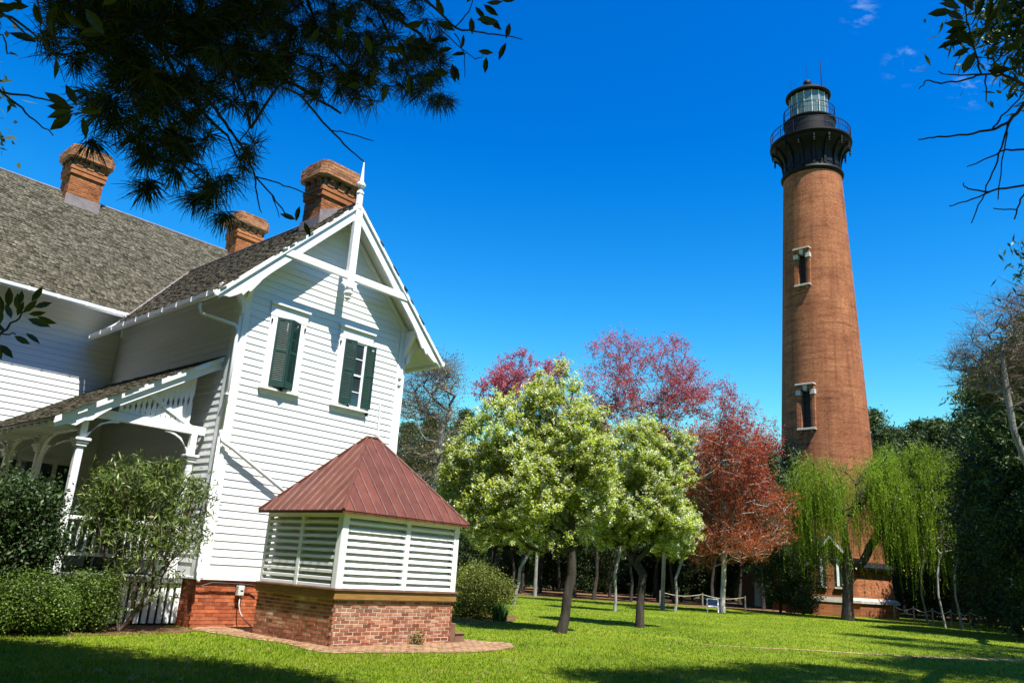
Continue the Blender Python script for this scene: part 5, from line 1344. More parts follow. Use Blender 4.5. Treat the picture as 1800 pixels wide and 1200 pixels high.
# ------------------------------------------------------------------ weeping willow
def willow(label, base, seed):
    rng = np.random.default_rng(seed)
    t = thing('willow_tree', label, 'tree', loc2(base))
    dist = hypot(base[0], base[1])
    heads = blob_points(330, blobs(base, [(1440, 835, 0, 55, 42, 1.4), (1520, 850, 1.5, 50, 40, 0.9), (1580, 800, 1.5, 50, 22, 0.7), (1470, 880, -0.5, 40, 25, 0.6), (1590, 830, 0.5, 60, 30, 1.5), (1640, 850, 1, 45, 35, 1.2), (1555, 860, -0.5, 35, 35, 0.8), (1420, 880, 0, 28, 35, 0.6), (1670, 870, 1.2, 30, 45, 0.9), (1600, 890, 0, 60, 35, 1.0), (1650, 810, 1, 35, 20, 0.7)]), rng)
    lean = [(0, 0, 0), (0.03, 0, 0.7), (0.08, 0, 1.5), (0.15, 0, 2.6), (0.25, 0, 3.5)]
    k = dist / 1382.0 * 1.04
    A = list(map(np.array, lean))
    # main limbs by survey: left limb, right limb, low stub
    def limb(pxs):
        return [np.array(CX(px, py, dist + dd, base)) for px, py, dd in pxs]
    A, PA, tips = grow(lean + [], np.concatenate([np.array(limb([(1515, 990, 0), (1470, 900, 0), (1455, 850, 0), (1545, 935, 0), (1575, 925, 0), (1525, 1010, 0), (1605, 880, 0), (1430, 830, 0.2)])), heads]), rng, 0.25, 0.6, first=3, jit=0.05, down=0.2)
    me, rr = limb_mesh('trunk', A, PA, tips, 0.33, 0.014, M['bark_dark'], 0.5, big=9, thr=0.04, flare=1.3)
    add_mesh('trunk', me, t)
    # hanging strands
    tp = np.concatenate([A[tips], A[rng.choice(np.where(rr < 0.06)[0], 260)]])
    S = []; LV = []
    tp = tp[tp[:, 2] > 3.2]
    for p in tp:
        for q in range(9):
            o = p + rng.normal(0, 0.3, 3); ln = 0.5 + 4.8 * rng.random() ** 1.5
            ln = min(ln, p[2] - rng.uniform(1.0, 5.2))
            if ln < 0.5: continue
            n = int(ln / 0.11); zz = np.linspace(0, 1, n)
            dr = rng.normal(0, 0.38, 2) + np.array([0.12, 0])
            x = o[0] + dr[0] * np.sqrt(zz) + 0.06 * np.sin(zz * 7 + rng.uniform(0, 6)); y = o[1] + dr[1] * np.sqrt(zz); z_ = o[2] + 0.25 * np.sin(np.minimum(zz * 4, pi)) - ln * zz ** 1.15
            c = np.stack([x, y, z_], 1); LV.append(c)
            a = c[::4]; S.append((a[:-1], a[1:]))
    LV = np.concatenate(LV); LV = LV + rng.normal(0, 0.03, LV.shape)
    add_mesh('crown', fast_mesh('crown', leaf_quads(LV, 0.14, 0.034, rng, 0.0, hang=1.8, var=0.5), 4, M['willow_leaf']), t)
    a = np.concatenate([x[0] for x in S]); c = np.concatenate([x[1] for x in S]); n = len(a)
    me2, _ = limb_mesh('strands', np.concatenate([a, c]), np.concatenate([np.full(n, -1), np.arange(n)]), np.arange(n, 2 * n), 0.007, 0.005, M['willow_leaf'], flare=1)
    o = add_mesh('strands', me2, t); o['kind'] = 'stuff'
    return t
b = far(1490, 1080, 56.0); b[2] = 0
willow('green weeping willow with dark trunk standing before the lighthouse', b, 41)

# ------------------------------------------------------------------ hollies and other evergreens of the middle ground
def evergreen(name, label, base, ctrs, trunk, r, seed, leaf, bark, npts=420, nl=60, ll=0.16, lw=0.09, sig=0.35, group=None):
    rng = np.random.default_rng(seed)
    t = thing(name, label, 'tree', loc2(base), group=group)
    pts = blob_points(npts, ctrs, rng)
    A, PA, tips = grow(trunk, pts, rng, 0.25, 0.7, first=2, jit=0.06)
    me, rr = limb_mesh('trunk', A, PA, tips, r, 0.012, M[bark], 0.52, big=7, thr=0.04); add_mesh('trunk', me, t)
    c = spread(A[tips], nl, sig, rng)
    add_mesh('crown', fast_mesh('crown', leaf_quads(c, ll, lw, rng, 0.4), 4, M[leaf]), t)
    return t
b = gnd(1385, 1073)
evergreen('holly_tree', 'dark green holly with crooked pale trunk left of the lighthouse foot', b,
          blobs(b, [(1385, 880, 0, 45, 50, 1.4), (1400, 830, 0, 40, 45, 1.0), (1390, 950, 0, 50, 40, 1.2), (1420, 910, 0.5, 35, 50, 0.9), (1380, 800, 0.5, 22, 25, 0.4)]),
          [(0, 0, 0), (0.05, 0, 0.8), (0.0, 0, 1.7), (0.15, 0, 2.5), (0.05, 0, 3.5), (0.1, 0, 5), (0.1, 0, 7), (0.1, 0, 9)], 0.16, 51, 'holly', 'bark_pale', 380, 48, 0.17, 0.09, 0.34)

# background wood: prototypes and copies
def proto_pine(seed, h, rx, base_h, leaf, nl, flatten=0.5, ll=0.42, lw=0.10, npts=200):
    rng = np.random.default_rng(seed)
    zs = rng.uniform(0, 1, npts) ** 0.85; prof = np.sin(np.clip(zs * 0.9 + 0.12, 0, 1) * pi) ** 0.7
    a = rng.uniform(0, 2 * pi, npts); rad = rx * prof * rng.uniform(0.25, 1, npts) ** 0.5 * (1 + 0.25 * np.sin(3 * a + zs * 7))
    pts = np.stack([rad * np.cos(a), rad * np.sin(a), base_h + zs * (h - base_h)], 1)
    trunk = [(0, 0, 0)] + [(0.30 * sin(i * 1.3 + seed), 0.25 * cos(i * 1.7), h * i / 8) for i in range(1, 9)]
    A, PA, tips = grow(trunk, pts, rng, 0.05, 0.9, first=1, jit=0.06, down=0.1)
    me1, rr = limb_mesh('trunk', A, PA, tips, h * 0.0098, 0.015, M['bark_dark'], 0.5, big=6, thr=0.05)
    c = spread(A[tips], nl, 0.42, rng, flatten)
    me2 = fast_mesh('crown', leaf_quads(c, ll, lw, rng, 0.3), 4, M[leaf])
    return me1, me2
protos = {'pine': [proto_pine(61, 17, 3.1, 6.0, 'pine_far', 60), proto_pine(62, 15, 3.4, 4.5, 'pine_far', 60), proto_pine(63, 18, 2.9, 7.5, 'pine_far', 60)],
          'cedar': [proto_pine(64, 13, 2.6, 1.0, 'evergreen', 150, 0.8, 0.2, 0.075, 300), proto_pine(65, 11, 2.5, 0.6, 'evergreen', 150, 0.8, 0.2, 0.075, 300)]}
def wood_tree(kind, k, x, y, sc, rz, label, group):
    t = thing('pine_tree' if kind == 'pine' else 'cedar_tree', label, 'tree', (x, y, 0), rz, group)
    t.scale = (sc, sc, sc * 1.0)
    me1, me2 = protos[kind][k % len(protos[kind])]
    add_mesh('trunk', me1, t); add_mesh('crown', me2, t)
    return t
rr_ = random.Random(11)
# a deep wood behind the grove
BW = 'pine in the dark wood behind the pears and maples'
n = 0
for row, (dist, lo, hi, num, s_) in enumerate(((64, -6.5, 18.5, 10, 0.72), (72, -7, 19, 11, 0.8), (82, -8, 20, 10, 0.85))):
    for i in range(num):
        az = radians(lo + (hi - lo) * (i + rr_.uniform(0.2, 0.8)) / num); d = dist + rr_.uniform(-3, 3)
        wood_tree('pine', n, d * sin(az), d * cos(az), s_ * rr_.uniform(0.9, 1.1), rr_.uniform(0, 6.28), BW, 'pines of the wood behind the grove'); n += 1
for i in range(14):
    az = radians(-6 + 25 * (i + rr_.random()) / 14); d = 88 + rr_.uniform(-4, 6)
    wood_tree('cedar', i, d * sin(az), d * cos(az), rr_.uniform(0.85, 1.05), rr_.uniform(0, 6.28), 'low branching cedar filling the dark wood behind the pines', 'cedars at the back of the wood')
# the far side of the wood reads as one mass
rng = np.random.default_rng(60)
n = 60000; az = np.radians(rng.uniform(-12, 46, n)); d = rng.uniform(98, 110, n); zz = rng.random(n) ** 1.2 * (8 + 3 * np.sin(az * 37) + 1.5 * np.sin(az * 91))
fw = add_mesh('far_wood', fast_mesh('far_wood', leaf_quads(np.stack([d * np.sin(az), d * np.cos(az), zz], 1), 0.95, 0.55, rng, 0.2), 4, M['evergreen']), None)
tag(fw, 'dark green mass of the far wood behind all the trunks', 'wood', kind='stuff')
# right of the lighthouse
for i, (px, dist, top) in enumerate([(1555, 84, 712), (1590, 92, 740), (1640, 80, 730), (1675, 74, 728), (1610, 100, 745), (1540, 98, 735), (1700, 92, 735), (1660, 96, 740)]):
    p = far(px, 1060, dist); h = hgt(px, top, dist)
    wood_tree('pine', i, p[0], p[1], h / (17, 15, 18)[i % 3] * 0.96, rr_.uniform(0, 6.28), 'green pine in the row of treetops right of the lighthouse', 'pines right of the lighthouse')
for i, (px, dist, top, k) in enumerate([(1790, 50, 690, 1), (1835, 46, 600, 0), (1880, 44, 540, 1), (1740, 66, 730, 0), (1660, 76, 810, 1), (1780, 62, 640, 1), (1610, 80, 850, 0), (1705, 76, 780, 1), (1890, 56, 560, 0), (1745, 80, 700, 0), (1640, 86, 830, 1), (1810, 72, 610, 1)]):
    p = far(px, 1080, dist); h = hgt(px, top, dist)
    if i in (1, 2, 5, 11): wood_tree('pine', i, p[0], p[1], h / (17, 15, 18)[i % 3] * 0.98, rr_.uniform(0, 6.28), 'tall dark pine rising above the cedars at the right edge', 'tall pines at the right edge')
    wood_tree('cedar', i + k, p[0], p[1], h / (13, 11)[(i + k) % 2] * (0.62 if i in (1, 2, 5, 11) else 0.9), rr_.uniform(0, 6.28), 'dark dense cedar massed at the right edge of the lawn', 'dark cedars at the right edge')
for i, (px, dist, top) in enumerate(((1372, 61, 860), (1412, 60.5, 905))):
    p = far(px, 1075, dist); h = hgt(px, top, dist)
    wood_tree('cedar', i, p[0], p[1], h / (13, 11)[i], 1.0 + i, ('dark cedar just left of the lighthouse foot', 'smaller dark cedar against the left side of the brick workroom')[i], None)
# slim bare saplings in the shade at the right
for i, (px, py, dist, top) in enumerate([(1660, 1082, 55, 930), (1690, 1082, 56, 900), (1630, 1080, 60, 950)]):
    b = far(px, py, dist); b[2] = 0
    bare('sapling', ['crooked pale sapling in the shade right of the willow', 'tall forked pale sapling in front of the dark cedars', 'thin straight pale sapling nearest the willow strands'][i], b,
         blobs(b, [(px, top, 0, 25, 40, 1), (px + 12, top - 50, 0, 20, 30, 0.6)]), [(0, 0, 0), (-0.1, 0, 0.8), (-0.25, 0, 1.8), (-0.2, 0, 3.0), (0.1, 0, 4.2)], 0.06, 70 + i, 'bark_grey', 40, None, 3, (0.3, 0.8), 0.012)
# treetop behind the main ridge
p = hw(3.0, 22); wood_tree('pine', 1, p[0], p[1], 1.12, 1.0, 'pine whose tip shows over the main ridge between two chimneys', None)

# ------------------------------------------------------------------ shrubs
def shrub(name, label, base, ctrs, seed, leaf, nstem=16, npts=300, nl=60, ll=0.07, lw=0.035, sig=0.14, hang=0.0, up=0.5, cat='shrub', bark='bark_brown', rs=0.03):
    rng = np.random.default_rng(seed)
    t = thing(name, label, cat, loc2(base))
    pts = blob_points(npts, ctrs, rng); pts[:, 2] = np.maximum(pts[:, 2], 0.12)
    V, Fq, b_ = [], [], 0
    stems = MB()
    tr_ = [(0, 0, -0.02), (0, 0, 0.05)]
    A, PA, tips = grow(tr_, pts, rng, 0.9, 0.35, first=0, jit=0.03, down=0.1)
    me, rr = limb_mesh('stems', A, PA, tips, rs, 0.004, M[bark], 0.35, big=5, thr=0.02, flare=1.0); add_mesh('stems', me, t)
    c = spread(A[tips], nl, sig, rng); c[:, 2] = np.maximum(c[:, 2], 0.02)
    add_mesh('foliage', fast_mesh('foliage', leaf_quads(c, ll, lw, rng, up, hang), 4, M[leaf]), t)
    return t
b = hw(-1.75, -0.55); b[2] = 0
shrub('oleander', 'tall loose oleander with narrow leaves in front of the porch railing', b,
      blobs(b, [(255, 850, 0, 70, 45, 1.4), (210, 880, 0, 50, 50, 1), (300, 870, 0, 50, 50, 1), (240, 930, 0, 85, 60, 1.6), (310, 930, 0, 45, 50, 0.8), (180, 900, 0.3, 35, 45, 0.5), (345, 880, 0.2, 25, 35, 0.35), (250, 1000, 0, 65, 45, 0.6)]), 81, 'oleander', npts=340, nl=28, ll=0.16, lw=0.027, sig=0.11, hang=-0.5, up=0.2, rs=0.05)
b = hw(-2.75, -0.5); b[2] = 0
shrub('boxwood', 'rounded low boxwood bush left of the oleander stems', b, blobs(b, [(160, 1055, 0, 42, 36, 1), (115, 1055, 0.2, 40, 34, 0.8)]), 82, 'box_leaf', npts=260, nl=90, ll=0.045, lw=0.028, sig=0.10)
b = hw(-4.3, -0.75); b[2] = 0
shrub('boxwood', 'boxwood bush in the lower left corner of the view', b, blobs(b, [(40, 1058, 0, 55, 38, 1), (85, 1068, 0, 35, 28, 0.6), (-30, 1060, 0, 40, 38, 0.6)]), 83, 'box_leaf', npts=300, nl=90, ll=0.045, lw=0.028, sig=0.10)
b = hw(-4.7, 0.2); b[2] = 0
shrub('laurel_bush', 'big dark laurel bush shading the left end of the porch', b, blobs(b, [(10, 885, 0, 55, 40, 1.2), (60, 910, 0, 38, 45, 1), (10, 960, 0, 60, 50, 1), (75, 960, 0, 28, 35, 0.5)]), 84, 'evergreen', npts=320, nl=55, ll=0.085, lw=0.04, sig=0.16, rs=0.05)
b = gnd(835, 1086)
shrub('azalea', 'rounded olive green azalea right of the cistern', b, blobs(b, [(845, 1040, 0, 45, 40, 1.2), (815, 1050, 0.3, 35, 42, 1), (875, 1050, 0, 25, 30, 0.6), (830, 1015, 0.4, 30, 20, 0.4)]), 85, 'azalea', npts=330, nl=60, ll=0.075, lw=0.035, sig=0.15)
# strap leaved clump
b = gnd(878, 1091); t = thing('daffodil_clump', 'clump of upright blue-green daffodil leaves in front of the azalea', 'plant', loc2(b))
rng = np.random.default_rng(86); n = 170
a = rng.uniform(0, 2 * pi, n); rr = rng.uniform(0, 0.22, n); x0 = np.stack([rr * np.cos(a), rr * np.sin(a), np.zeros(n)], 1)
hh = rng.uniform(0.35, 0.68, n); lean = rng.uniform(0.05, 0.35, n)
dirn = np.stack([np.cos(a), np.sin(a), np.zeros(n)], 1); sd = np.stack([-np.sin(a + 0.7), np.cos(a + 0.7), np.zeros(n)], 1) * 0.012
mid = x0 + dirn * (lean * 0.3)[:, None] + np.array([0, 0, 1]) * (hh * 0.6)[:, None]; tip = x0 + dirn * lean[:, None] + np.array([0, 0, 1]) * hh[:, None]
V = np.stack([x0 - sd, x0 + sd, mid + sd, mid - sd, mid - sd, mid + sd, tip + sd * 0.15, tip - sd * 0.15], 1).reshape(-1, 3)
add_mesh('leaves', fast_mesh('leaves', V, 4, M['iris']), t)
b = gnd(733, 1134); t = thing('weed', 'small weed sprouting at the foot of the cistern wall', 'plant', loc2(b))
rng = np.random.default_rng(87); c = rng.normal(0, 1, (160, 3)) * np.array([0.07, 0.03, 0.09]) + np.array([0, 0, 0.12]); c[:, 2] = np.abs(c[:, 2])
add_mesh('foliage', fast_mesh('foliage', leaf_quads(c, 0.06, 0.03, rng), 4, M['azalea']), t)

# ------------------------------------------------------------------ rope fence, sign board, bird
rf = thing('rope_fence', 'low rope fence on grey posts in the shade right of the lighthouse', 'fence', tuple(far(1600, 1085, 58) * np.array([1, 1, 0])))
fo = far(1600, 1085, 58) * np.array([1, 1, 0])
pp_ = [(1573, 64), (1607, 63), (1640, 58), (1672, 60), (1687, 60), (1705, 57), (1775, 50)]
tops = []
for px, dist in pp_:
    p = far(px, 1085, dist) * np.array([1, 1, 0]) - fo
    MB().tube([(p[0], p[1], 0), (p[0], p[1], 1.05)], [0.06, 0.05], 7).build('post', M['post'], rf); tops.append(p + np.array([0, 0, 0.95]))
for a, c in zip(tops[:-1], tops[1:]):
    MB().tube([a + (c - a) * t - np.array([0, 0, 0.22 * sin(pi * t)]) for t in np.linspace(0, 1, 8)], 0.022, 5).build('rope', M['rope'], rf)
pl_ = [(1160, 60.5), (1235, 60.5), (1310, 60)]
rf2 = thing('rope_fence', 'short rope fence with few posts at the far lawn edge behind the white sign', 'fence', tuple(far(1235, 1060, 60.5) * np.array([1, 1, 0])))
fo = far(1235, 1060, 60.5) * np.array([1, 1, 0]); tops = []
for px, dist in pl_:
    p = far(px, 1060, dist) * np.array([1, 1, 0]) - fo
    MB().tube([(p[0], p[1], 0), (p[0], p[1], 1.0)], [0.06, 0.05], 7).build('post', M['post'], rf2); tops.append(p + np.array([0, 0, 0.9]))
for a, c in zip(tops[:-1], tops[1:]):
    MB().tube([a + (c - a) * t - np.array([0, 0, 0.2 * sin(pi * t)]) for t in np.linspace(0, 1, 8)], 0.022, 5).build('rope', M['rope'], rf2)
b = gnd(1253, 1075)
sg = thing('sign_board', 'small white framed A-board sign on the lawn beside the rust red maple', 'sign', loc2(b), radians(-14))
for k, (y, tilt) in enumerate(((-0.16, -0.2), (0.16, 0.2))):
    fr = MB(); fr.box(-0.36, -0.29, -0.02, 0.02, 0, 0.82); fr.box(0.29, 0.36, -0.02, 0.02, 0, 0.82); fr.box(-0.29, 0.29, -0.02, 0.02, 0.74, 0.82); fr.box(-0.29, 0.29, -0.02, 0.02, 0.30, 0.38)
    o = fr.build('frame', M['white'], sg); o.location = (0, y, 0); o.rotation_euler = (tilt, 0, 0)
    o = MB().box(-0.288, 0.288, -0.008, 0.008, 0.382, 0.738).build('panel', M['navy'], sg); o.location = (0, y, 0); o.rotation_euler = (tilt, 0, 0)
# pale door of a shed in the dark wood
b = far(1337, 1060, 78); sh = thing('shed', 'dim little shed with pale door in the dark wood left of the lighthouse', 'shed', (float(b[0]), float(b[1]), 0), radians(-20))
MB().box(-1.6, 1.6, 0, 2.5, 0, 2.4).build('wall', M['stepwood'], sh)
MB().prism([(-1.9, 2.3), (1.9, 2.3), (0, 3.5)], 'y', -0.3, 2.8).build('roof', M['stepwood'], sh)
MB().box(-0.5, 0.4, -0.05, -0.003, 0, 2.1).build('door', M['grey_metal'], sh)

# ------------------------------------------------------------------ overhanging boughs near the camera
def twig_thing(name, label, segs, mat, group=None):
    """segs: list of (list of (px,py,dist), r0, r1)"""
    o0 = far(segs[0][0][0][0], segs[0][0][0][1], segs[0][0][0][2])
    t = thing(name, label, 'branch', tuple(map(float, o0)), group=group)
    m = MB()
    for pl, ra, rb in segs:
        pts = [far(*q) - o0 for q in pl]
        # soften
        P2 = []
        for i in range(len(pts) - 1):
            for q in range(4): P2.append(pts[i] + (pts[i + 1] - pts[i]) * q / 4)
        P2.append(pts[-1])
        rg = random.Random(len(P2) + int(pl[0][0])); P2 = [p + np.array([rg.uniform(-1, 1), rg.uniform(-1, 1), rg.uniform(-1, 1)]) * 0.006 for p in P2]
        m.tube(P2, list(np.linspace(ra, rb, len(P2))), 6)
    m.build('branch_wood', mat, t, smooth=True)
    return t, o0
def leaf_shape():
    v = [(0, 0, 0), (0.30, 0.16, 0.05), (0.62, 0.17, 0.06), (1.0, 0, 0.0), (0.62, -0.17, 0.06), (0.30, -0.16, 0.05), (0.35, 0, 0.0), (0.65, 0, 0.0)]
    f = [(0, 6, 1), (1, 6, 7, 2), (2, 7, 3), (0, 5, 6), (5, 4, 7, 6), (4, 3, 7)]
    return MB().add(v, f).mesh('leaf', M['broad'])
LEAF = leaf_shape()
def put_leaf(t, o0, px, py, dist, ang, size, rg, tilt=None):
    p = far(px, py, dist) - o0
    # leaf axis lies roughly in the plane facing the eye: ang measured in the picture, plus a random turn in depth
    rdir = ray(px, py); rdir /= np.linalg.norm(rdir)
    right = np.cross(rdir, [0, 0, 1.0]); right /= np.linalg.norm(right); up = np.cross(right, rdir)
    ax = right * cos(ang) + up * sin(ang) + rdir * rg.uniform(-0.5, 0.5); ax /= np.linalg.norm(ax)
    nn = -rdir + np.array([rg.uniform(-0.7, 0.7) for _ in range(3)]); nn -= ax * nn.dot(ax); nn /= np.linalg.norm(nn)
    yy = np.cross(nn, ax)
    o = link(bpy.data.objects.new('leaf', LEAF), t)
    o.matrix_local = Matrix(((ax[0] * size, yy[0] * size, nn[0] * size, p[0]), (ax[1] * size, yy[1] * size, nn[1] * size, p[1]), (ax[2] * size, yy[2] * size, nn[2] * size, p[2]), (0, 0, 0, 1)))
rg = random.Random(5)
# -- pine boughs, top left
PB = [  # bough axes as surveyed points (px,py,dist) with radius
    ([(-260, -260, 6.6), (-60, -140, 6.8), (120, -30, 7.0), (270, 60, 7.2), (400, 110, 7.4), (520, 150, 7.5), (600, 200, 7.6)], 0.06, 0.012),
    ([(120, -30, 7.0), (220, 100, 6.9), (270, 200, 6.8), (300, 270, 6.8), (370, 330, 6.9)], 0.03, 0.008),
    ([(270, 60, 7.2), (330, 170, 7.3), (400, 240, 7.4), (430, 300, 7.4)], 0.025, 0.007),
    ([(150, -200, 7.2), (350, -110, 7.4), (520, -60, 7.7), (660, 10, 7.9), (740, 60, 8.0), (780, 130, 8.1)], 0.05, 0.01),
    ([(520, -60, 7.7), (560, 60, 7.6), (620, 130, 7.7), (660, 160, 7.8)], 0.02, 0.007),
    ([(350, -110, 7.4), (420, 30, 7.2), (470, 120, 7.2)], 0.02, 0.008),
    ([(660, 10, 7.9), (700, 100, 7.8), (730, 150, 7.9)], 0.015, 0.006)]
pt, po = twig_thing('pine_bough', 'dark pine boughs with long needles hanging across the top left sky', PB, M['bark_dark'])
rng = np.random.default_rng(90)
def pine_tufts(specs):
    """tufts (px,py,dist)-> needles radiating"""
    V = []
    for c, n, ln in specs:
        ax = rand_dirs(1, rng)[0]; ax[2] -= 0.35; ax /= np.linalg.norm(ax)
        d = rand_dirs(n, rng) * 0.95 + ax * 0.75; d[:, 2] -= 0.15; d /= np.linalg.norm(d, axis=1, keepdims=True)
        s = np.cross(d, rand_dirs(n, rng)); s /= np.linalg.norm(s, axis=1, keepdims=True)
        L = ln * rng.uniform(0.6, 1.1, n)[:, None]
        b0 = c + rng.normal(0, 0.016, (n, 3)) + d * 0.01
        mid = b0 + d * L * 0.55; tip = b0 + d * L + np.array([0, 0, -0.10]) * L
        w = 0.0034
        V.append(np.stack([b0 - s * w, b0 + s * w, mid + s * w, mid - s * w, mid - s * w, mid + s * w, tip + s * w * 0.4, tip - s * w * 0.4], 1).reshape(-1, 3))
    return np.concatenate(V)
TU = []
def cloud(px, py, rx, ry, n, dist, nn=64, ln=0.23):
    for _ in range(int(n * 0.85)):
        a = rg.uniform(0, 2 * pi); r_ = sqrt(rg.random())
        TU.append((far(px + rx * r_ * cos(a), py + ry * r_ * sin(a), dist + rg.uniform(-0.5, 0.5)) - po, nn, ln * rg.uniform(0.85, 1.15)))
for spec in ((270, 60, 120, 90, 90, 7.1), (200, 30, 90, 60, 50, 7.0), (420, 70, 110, 80, 85, 7.3), (230, 160, 75, 60, 40, 6.9), (300, 250, 70, 45, 28, 6.9), (370, 330, 40, 40, 10, 6.9), (430, 265, 30, 30, 7, 7.4),
             (560, 90, 110, 70, 60, 7.6), (680, 60, 100, 70, 55, 7.9), (740, 120, 50, 55, 26, 8.0), (640, 150, 60, 30, 16, 7.7), (780, 165, 14, 22, 5, 8.1), (130, 60, 70, 60, 18, 7.0), (360, 10, 160, 40, 60, 7.3), (620, 0, 140, 40, 40, 7.8), (450, 150, 60, 40, 22, 7.4), (330, 180, 60, 50, 26, 7.2)):
    cloud(*spec)
for px, py in ((255, 330), (262, 318), (370, 355), (395, 375), (160, 245), (240, 240), (310, 300), (560, 160), (200, 215), (345, 345), (300, 235)): TU.append((far(px, py, 6.9) - po, 110, 0.22))
add_mesh('needles', fast_mesh('needles', pine_tufts(TU), 4, M['needle']), pt)['kind'] = 'stuff'
# -- thin bare twigs crossing below the pine
TW = [([(440, 225, 6.2), (490, 150, 6.2), (530, 170, 6.1), (580, 228, 6.1), (612, 262, 6.1), (640, 285, 6.1)], 0.013, 0.005), ([(580, 228, 6.1), (620, 236, 6.1), (656, 247, 6.1)], 0.006, 0.004), ([(530, 170, 6.1), (575, 172, 6.1)], 0.006, 0.004),
      ([(405, 230, 6.0), (435, 270, 6.0), (448, 310, 6.0), (452, 350, 6.0), (460, 375, 6.0)], 0.012, 0.004), ([(448, 310, 6.0), (490, 322, 6.0), (530, 338, 6.0), (565, 346, 6.0)], 0.006, 0.004), ([(448, 310, 6.0), (480, 345, 6.0), (500, 375, 6.0), (515, 385, 6.0)], 0.007, 0.004), ([(478, 342, 6.0), (492, 382, 6.0)], 0.005, 0.003), ([(405, 230, 6.0), (370, 180, 6.2), (330, 120, 6.5), (250, 60, 6.8)], 0.012, 0.016), ([(440, 225, 6.2), (420, 250, 6.2), (455, 265, 6.2), (460, 252, 6.2)], 0.006, 0.004),
      ([(440, 225, 6.2), (430, 170, 6.4), (400, 110, 6.7), (380, 60, 7.0)], 0.012, 0.016)]
tt, to = twig_thing('bare_twig', 'thin leafless twigs trailing down over the house chimneys', TW, M['bark_dark'])
for px, py, an in ((520, 386, 170), (527, 362, -95), (535, 390, -60)): put_leaf(tt, to, px, py, 6.0, radians(an), 0.13, rg)
# -- broadleaf sprays
def spray(label, segs, leaves, dist, size):
    t, o0 = twig_thing('leafy_branch', label, segs, M['bark_dark'])
    for px, py, an in leaves: put_leaf(t, o0, px, py, dist + rg.uniform(-0.15, 0.15), radians(an), size * rg.uniform(0.8, 1.2), rg)
spray('leafy twig with dark drooping leaves at the right end of the pine boughs',
      [([(700, -40, 5.6), (770, 20, 5.6), (800, 50, 5.6), (850, 58, 5.6), (885, 62, 5.6), (918, 70, 5.6)], 0.012, 0.004), ([(760, 40, 5.6), (800, 75, 5.6), (835, 105, 5.6)], 0.006, 0.003), ([(800, 50, 5.6), (825, 20, 5.6), (840, -30, 5.6)], 0.006, 0.004), ([(800, 60, 5.6), (815, 90, 5.6), (818, 135, 5.6)], 0.005, 0.003), ([(835, 105, 5.6), (850, 98, 5.6)], 0.004, 0.003)],
      [(828, 30, -80), (835, 12, -40), (850, 8, -30), (860, 30, -40), (838, 35, 10), (845, 40, 10), (896, 40, -100), (890, 75, -110), (855, 100, -90), (800, 115, -70), (795, 112, -75), (800, 55, 160), (790, 70, 190), (815, 60, -95), (840, 90, 0), (820, 5, 60), (855, 5, 10), (870, -5, 20), (880, 0, 10), (795, 85, 200), (820, 95, 190), (780, 30, 120), (770, 10, 100), (745, 40, 200), (730, 60, 230), (700, 70, -60), (690, 100, -90), (720, 130, -80), (660, 120, -100), (740, 140, 10), (760, 125, 0), (640, 60, -60), (610, 150, 10), (600, 40, -90), (560, 50, -110), (680, 150, -100), (710, 90, 180)], 5.6, 0.155)
spray('dark evergreen leaves on twigs at the upper left edge',
      [([(-60, 20, 4.6), (20, 30, 4.6), (60, 60, 4.6), (90, 90, 4.6), (105, 110, 4.6)], 0.010, 0.004), ([(-40, 150, 4.6), (20, 165, 4.6), (75, 173, 4.6), (130, 190, 4.6)], 0.007, 0.004), ([(-30, 130, 4.6), (30, 185, 4.6), (60, 212, 4.6), (92, 236, 4.6)], 0.007, 0.003), ([(60, -30, 4.6), (75, 40, 4.6), (110, 95, 4.6), (130, 125, 4.6)], 0.006, 0.003), ([(-20, 60, 4.6), (5, 60, 4.6), (15, 95, 4.6), (25, 95, 4.6)], 0.005, 0.003), ([(0, 20, 4.6), (60, 70, 4.6), (120, 65, 4.6), (160, 80, 4.6)], 0.006, 0.003)],
      [(65, 75, 182), (98, 100, -80), (125, 190, 165), (130, 190, 195), (130, 195, 215), (128, 200, 235), (135, 185, 130), (140, 195, 20), (145, 205, -70), (90, 30, -70), (30, 15, 200), (40, 10, 150), (100, 10, -100), (10, 8, 20), (60, 5, -60), (110, 20, -20), (150, 15, -40), (140, 60, 30), (180, 10, 60)], 4.6, 0.145)
spray('spray of dark leaves poking in at the left edge before the main house wall',
      [([(-80, 640, 4.2), (-10, 600, 4.2), (20, 570, 4.2), (45, 545, 4.2)], 0.008, 0.003), ([(-40, 590, 4.2), (0, 585, 4.2), (30, 588, 4.2)], 0.005, 0.003)],
      [(20, 560, 120), (30, 555, 80), (40, 550, 60), (50, 552, 20), (48, 560, -10), (30, 545, 100), (60, 540, 30), (0, 570, 100), (10, 580, 170), (25, 590, -20), (0, 605, -40), (-10, 600, -60), (35, 535, 95), (55, 530, 70), (5, 550, 110), (15, 540, 100), (65, 556, -10), (45, 585, -30)], 4.2, 0.085)
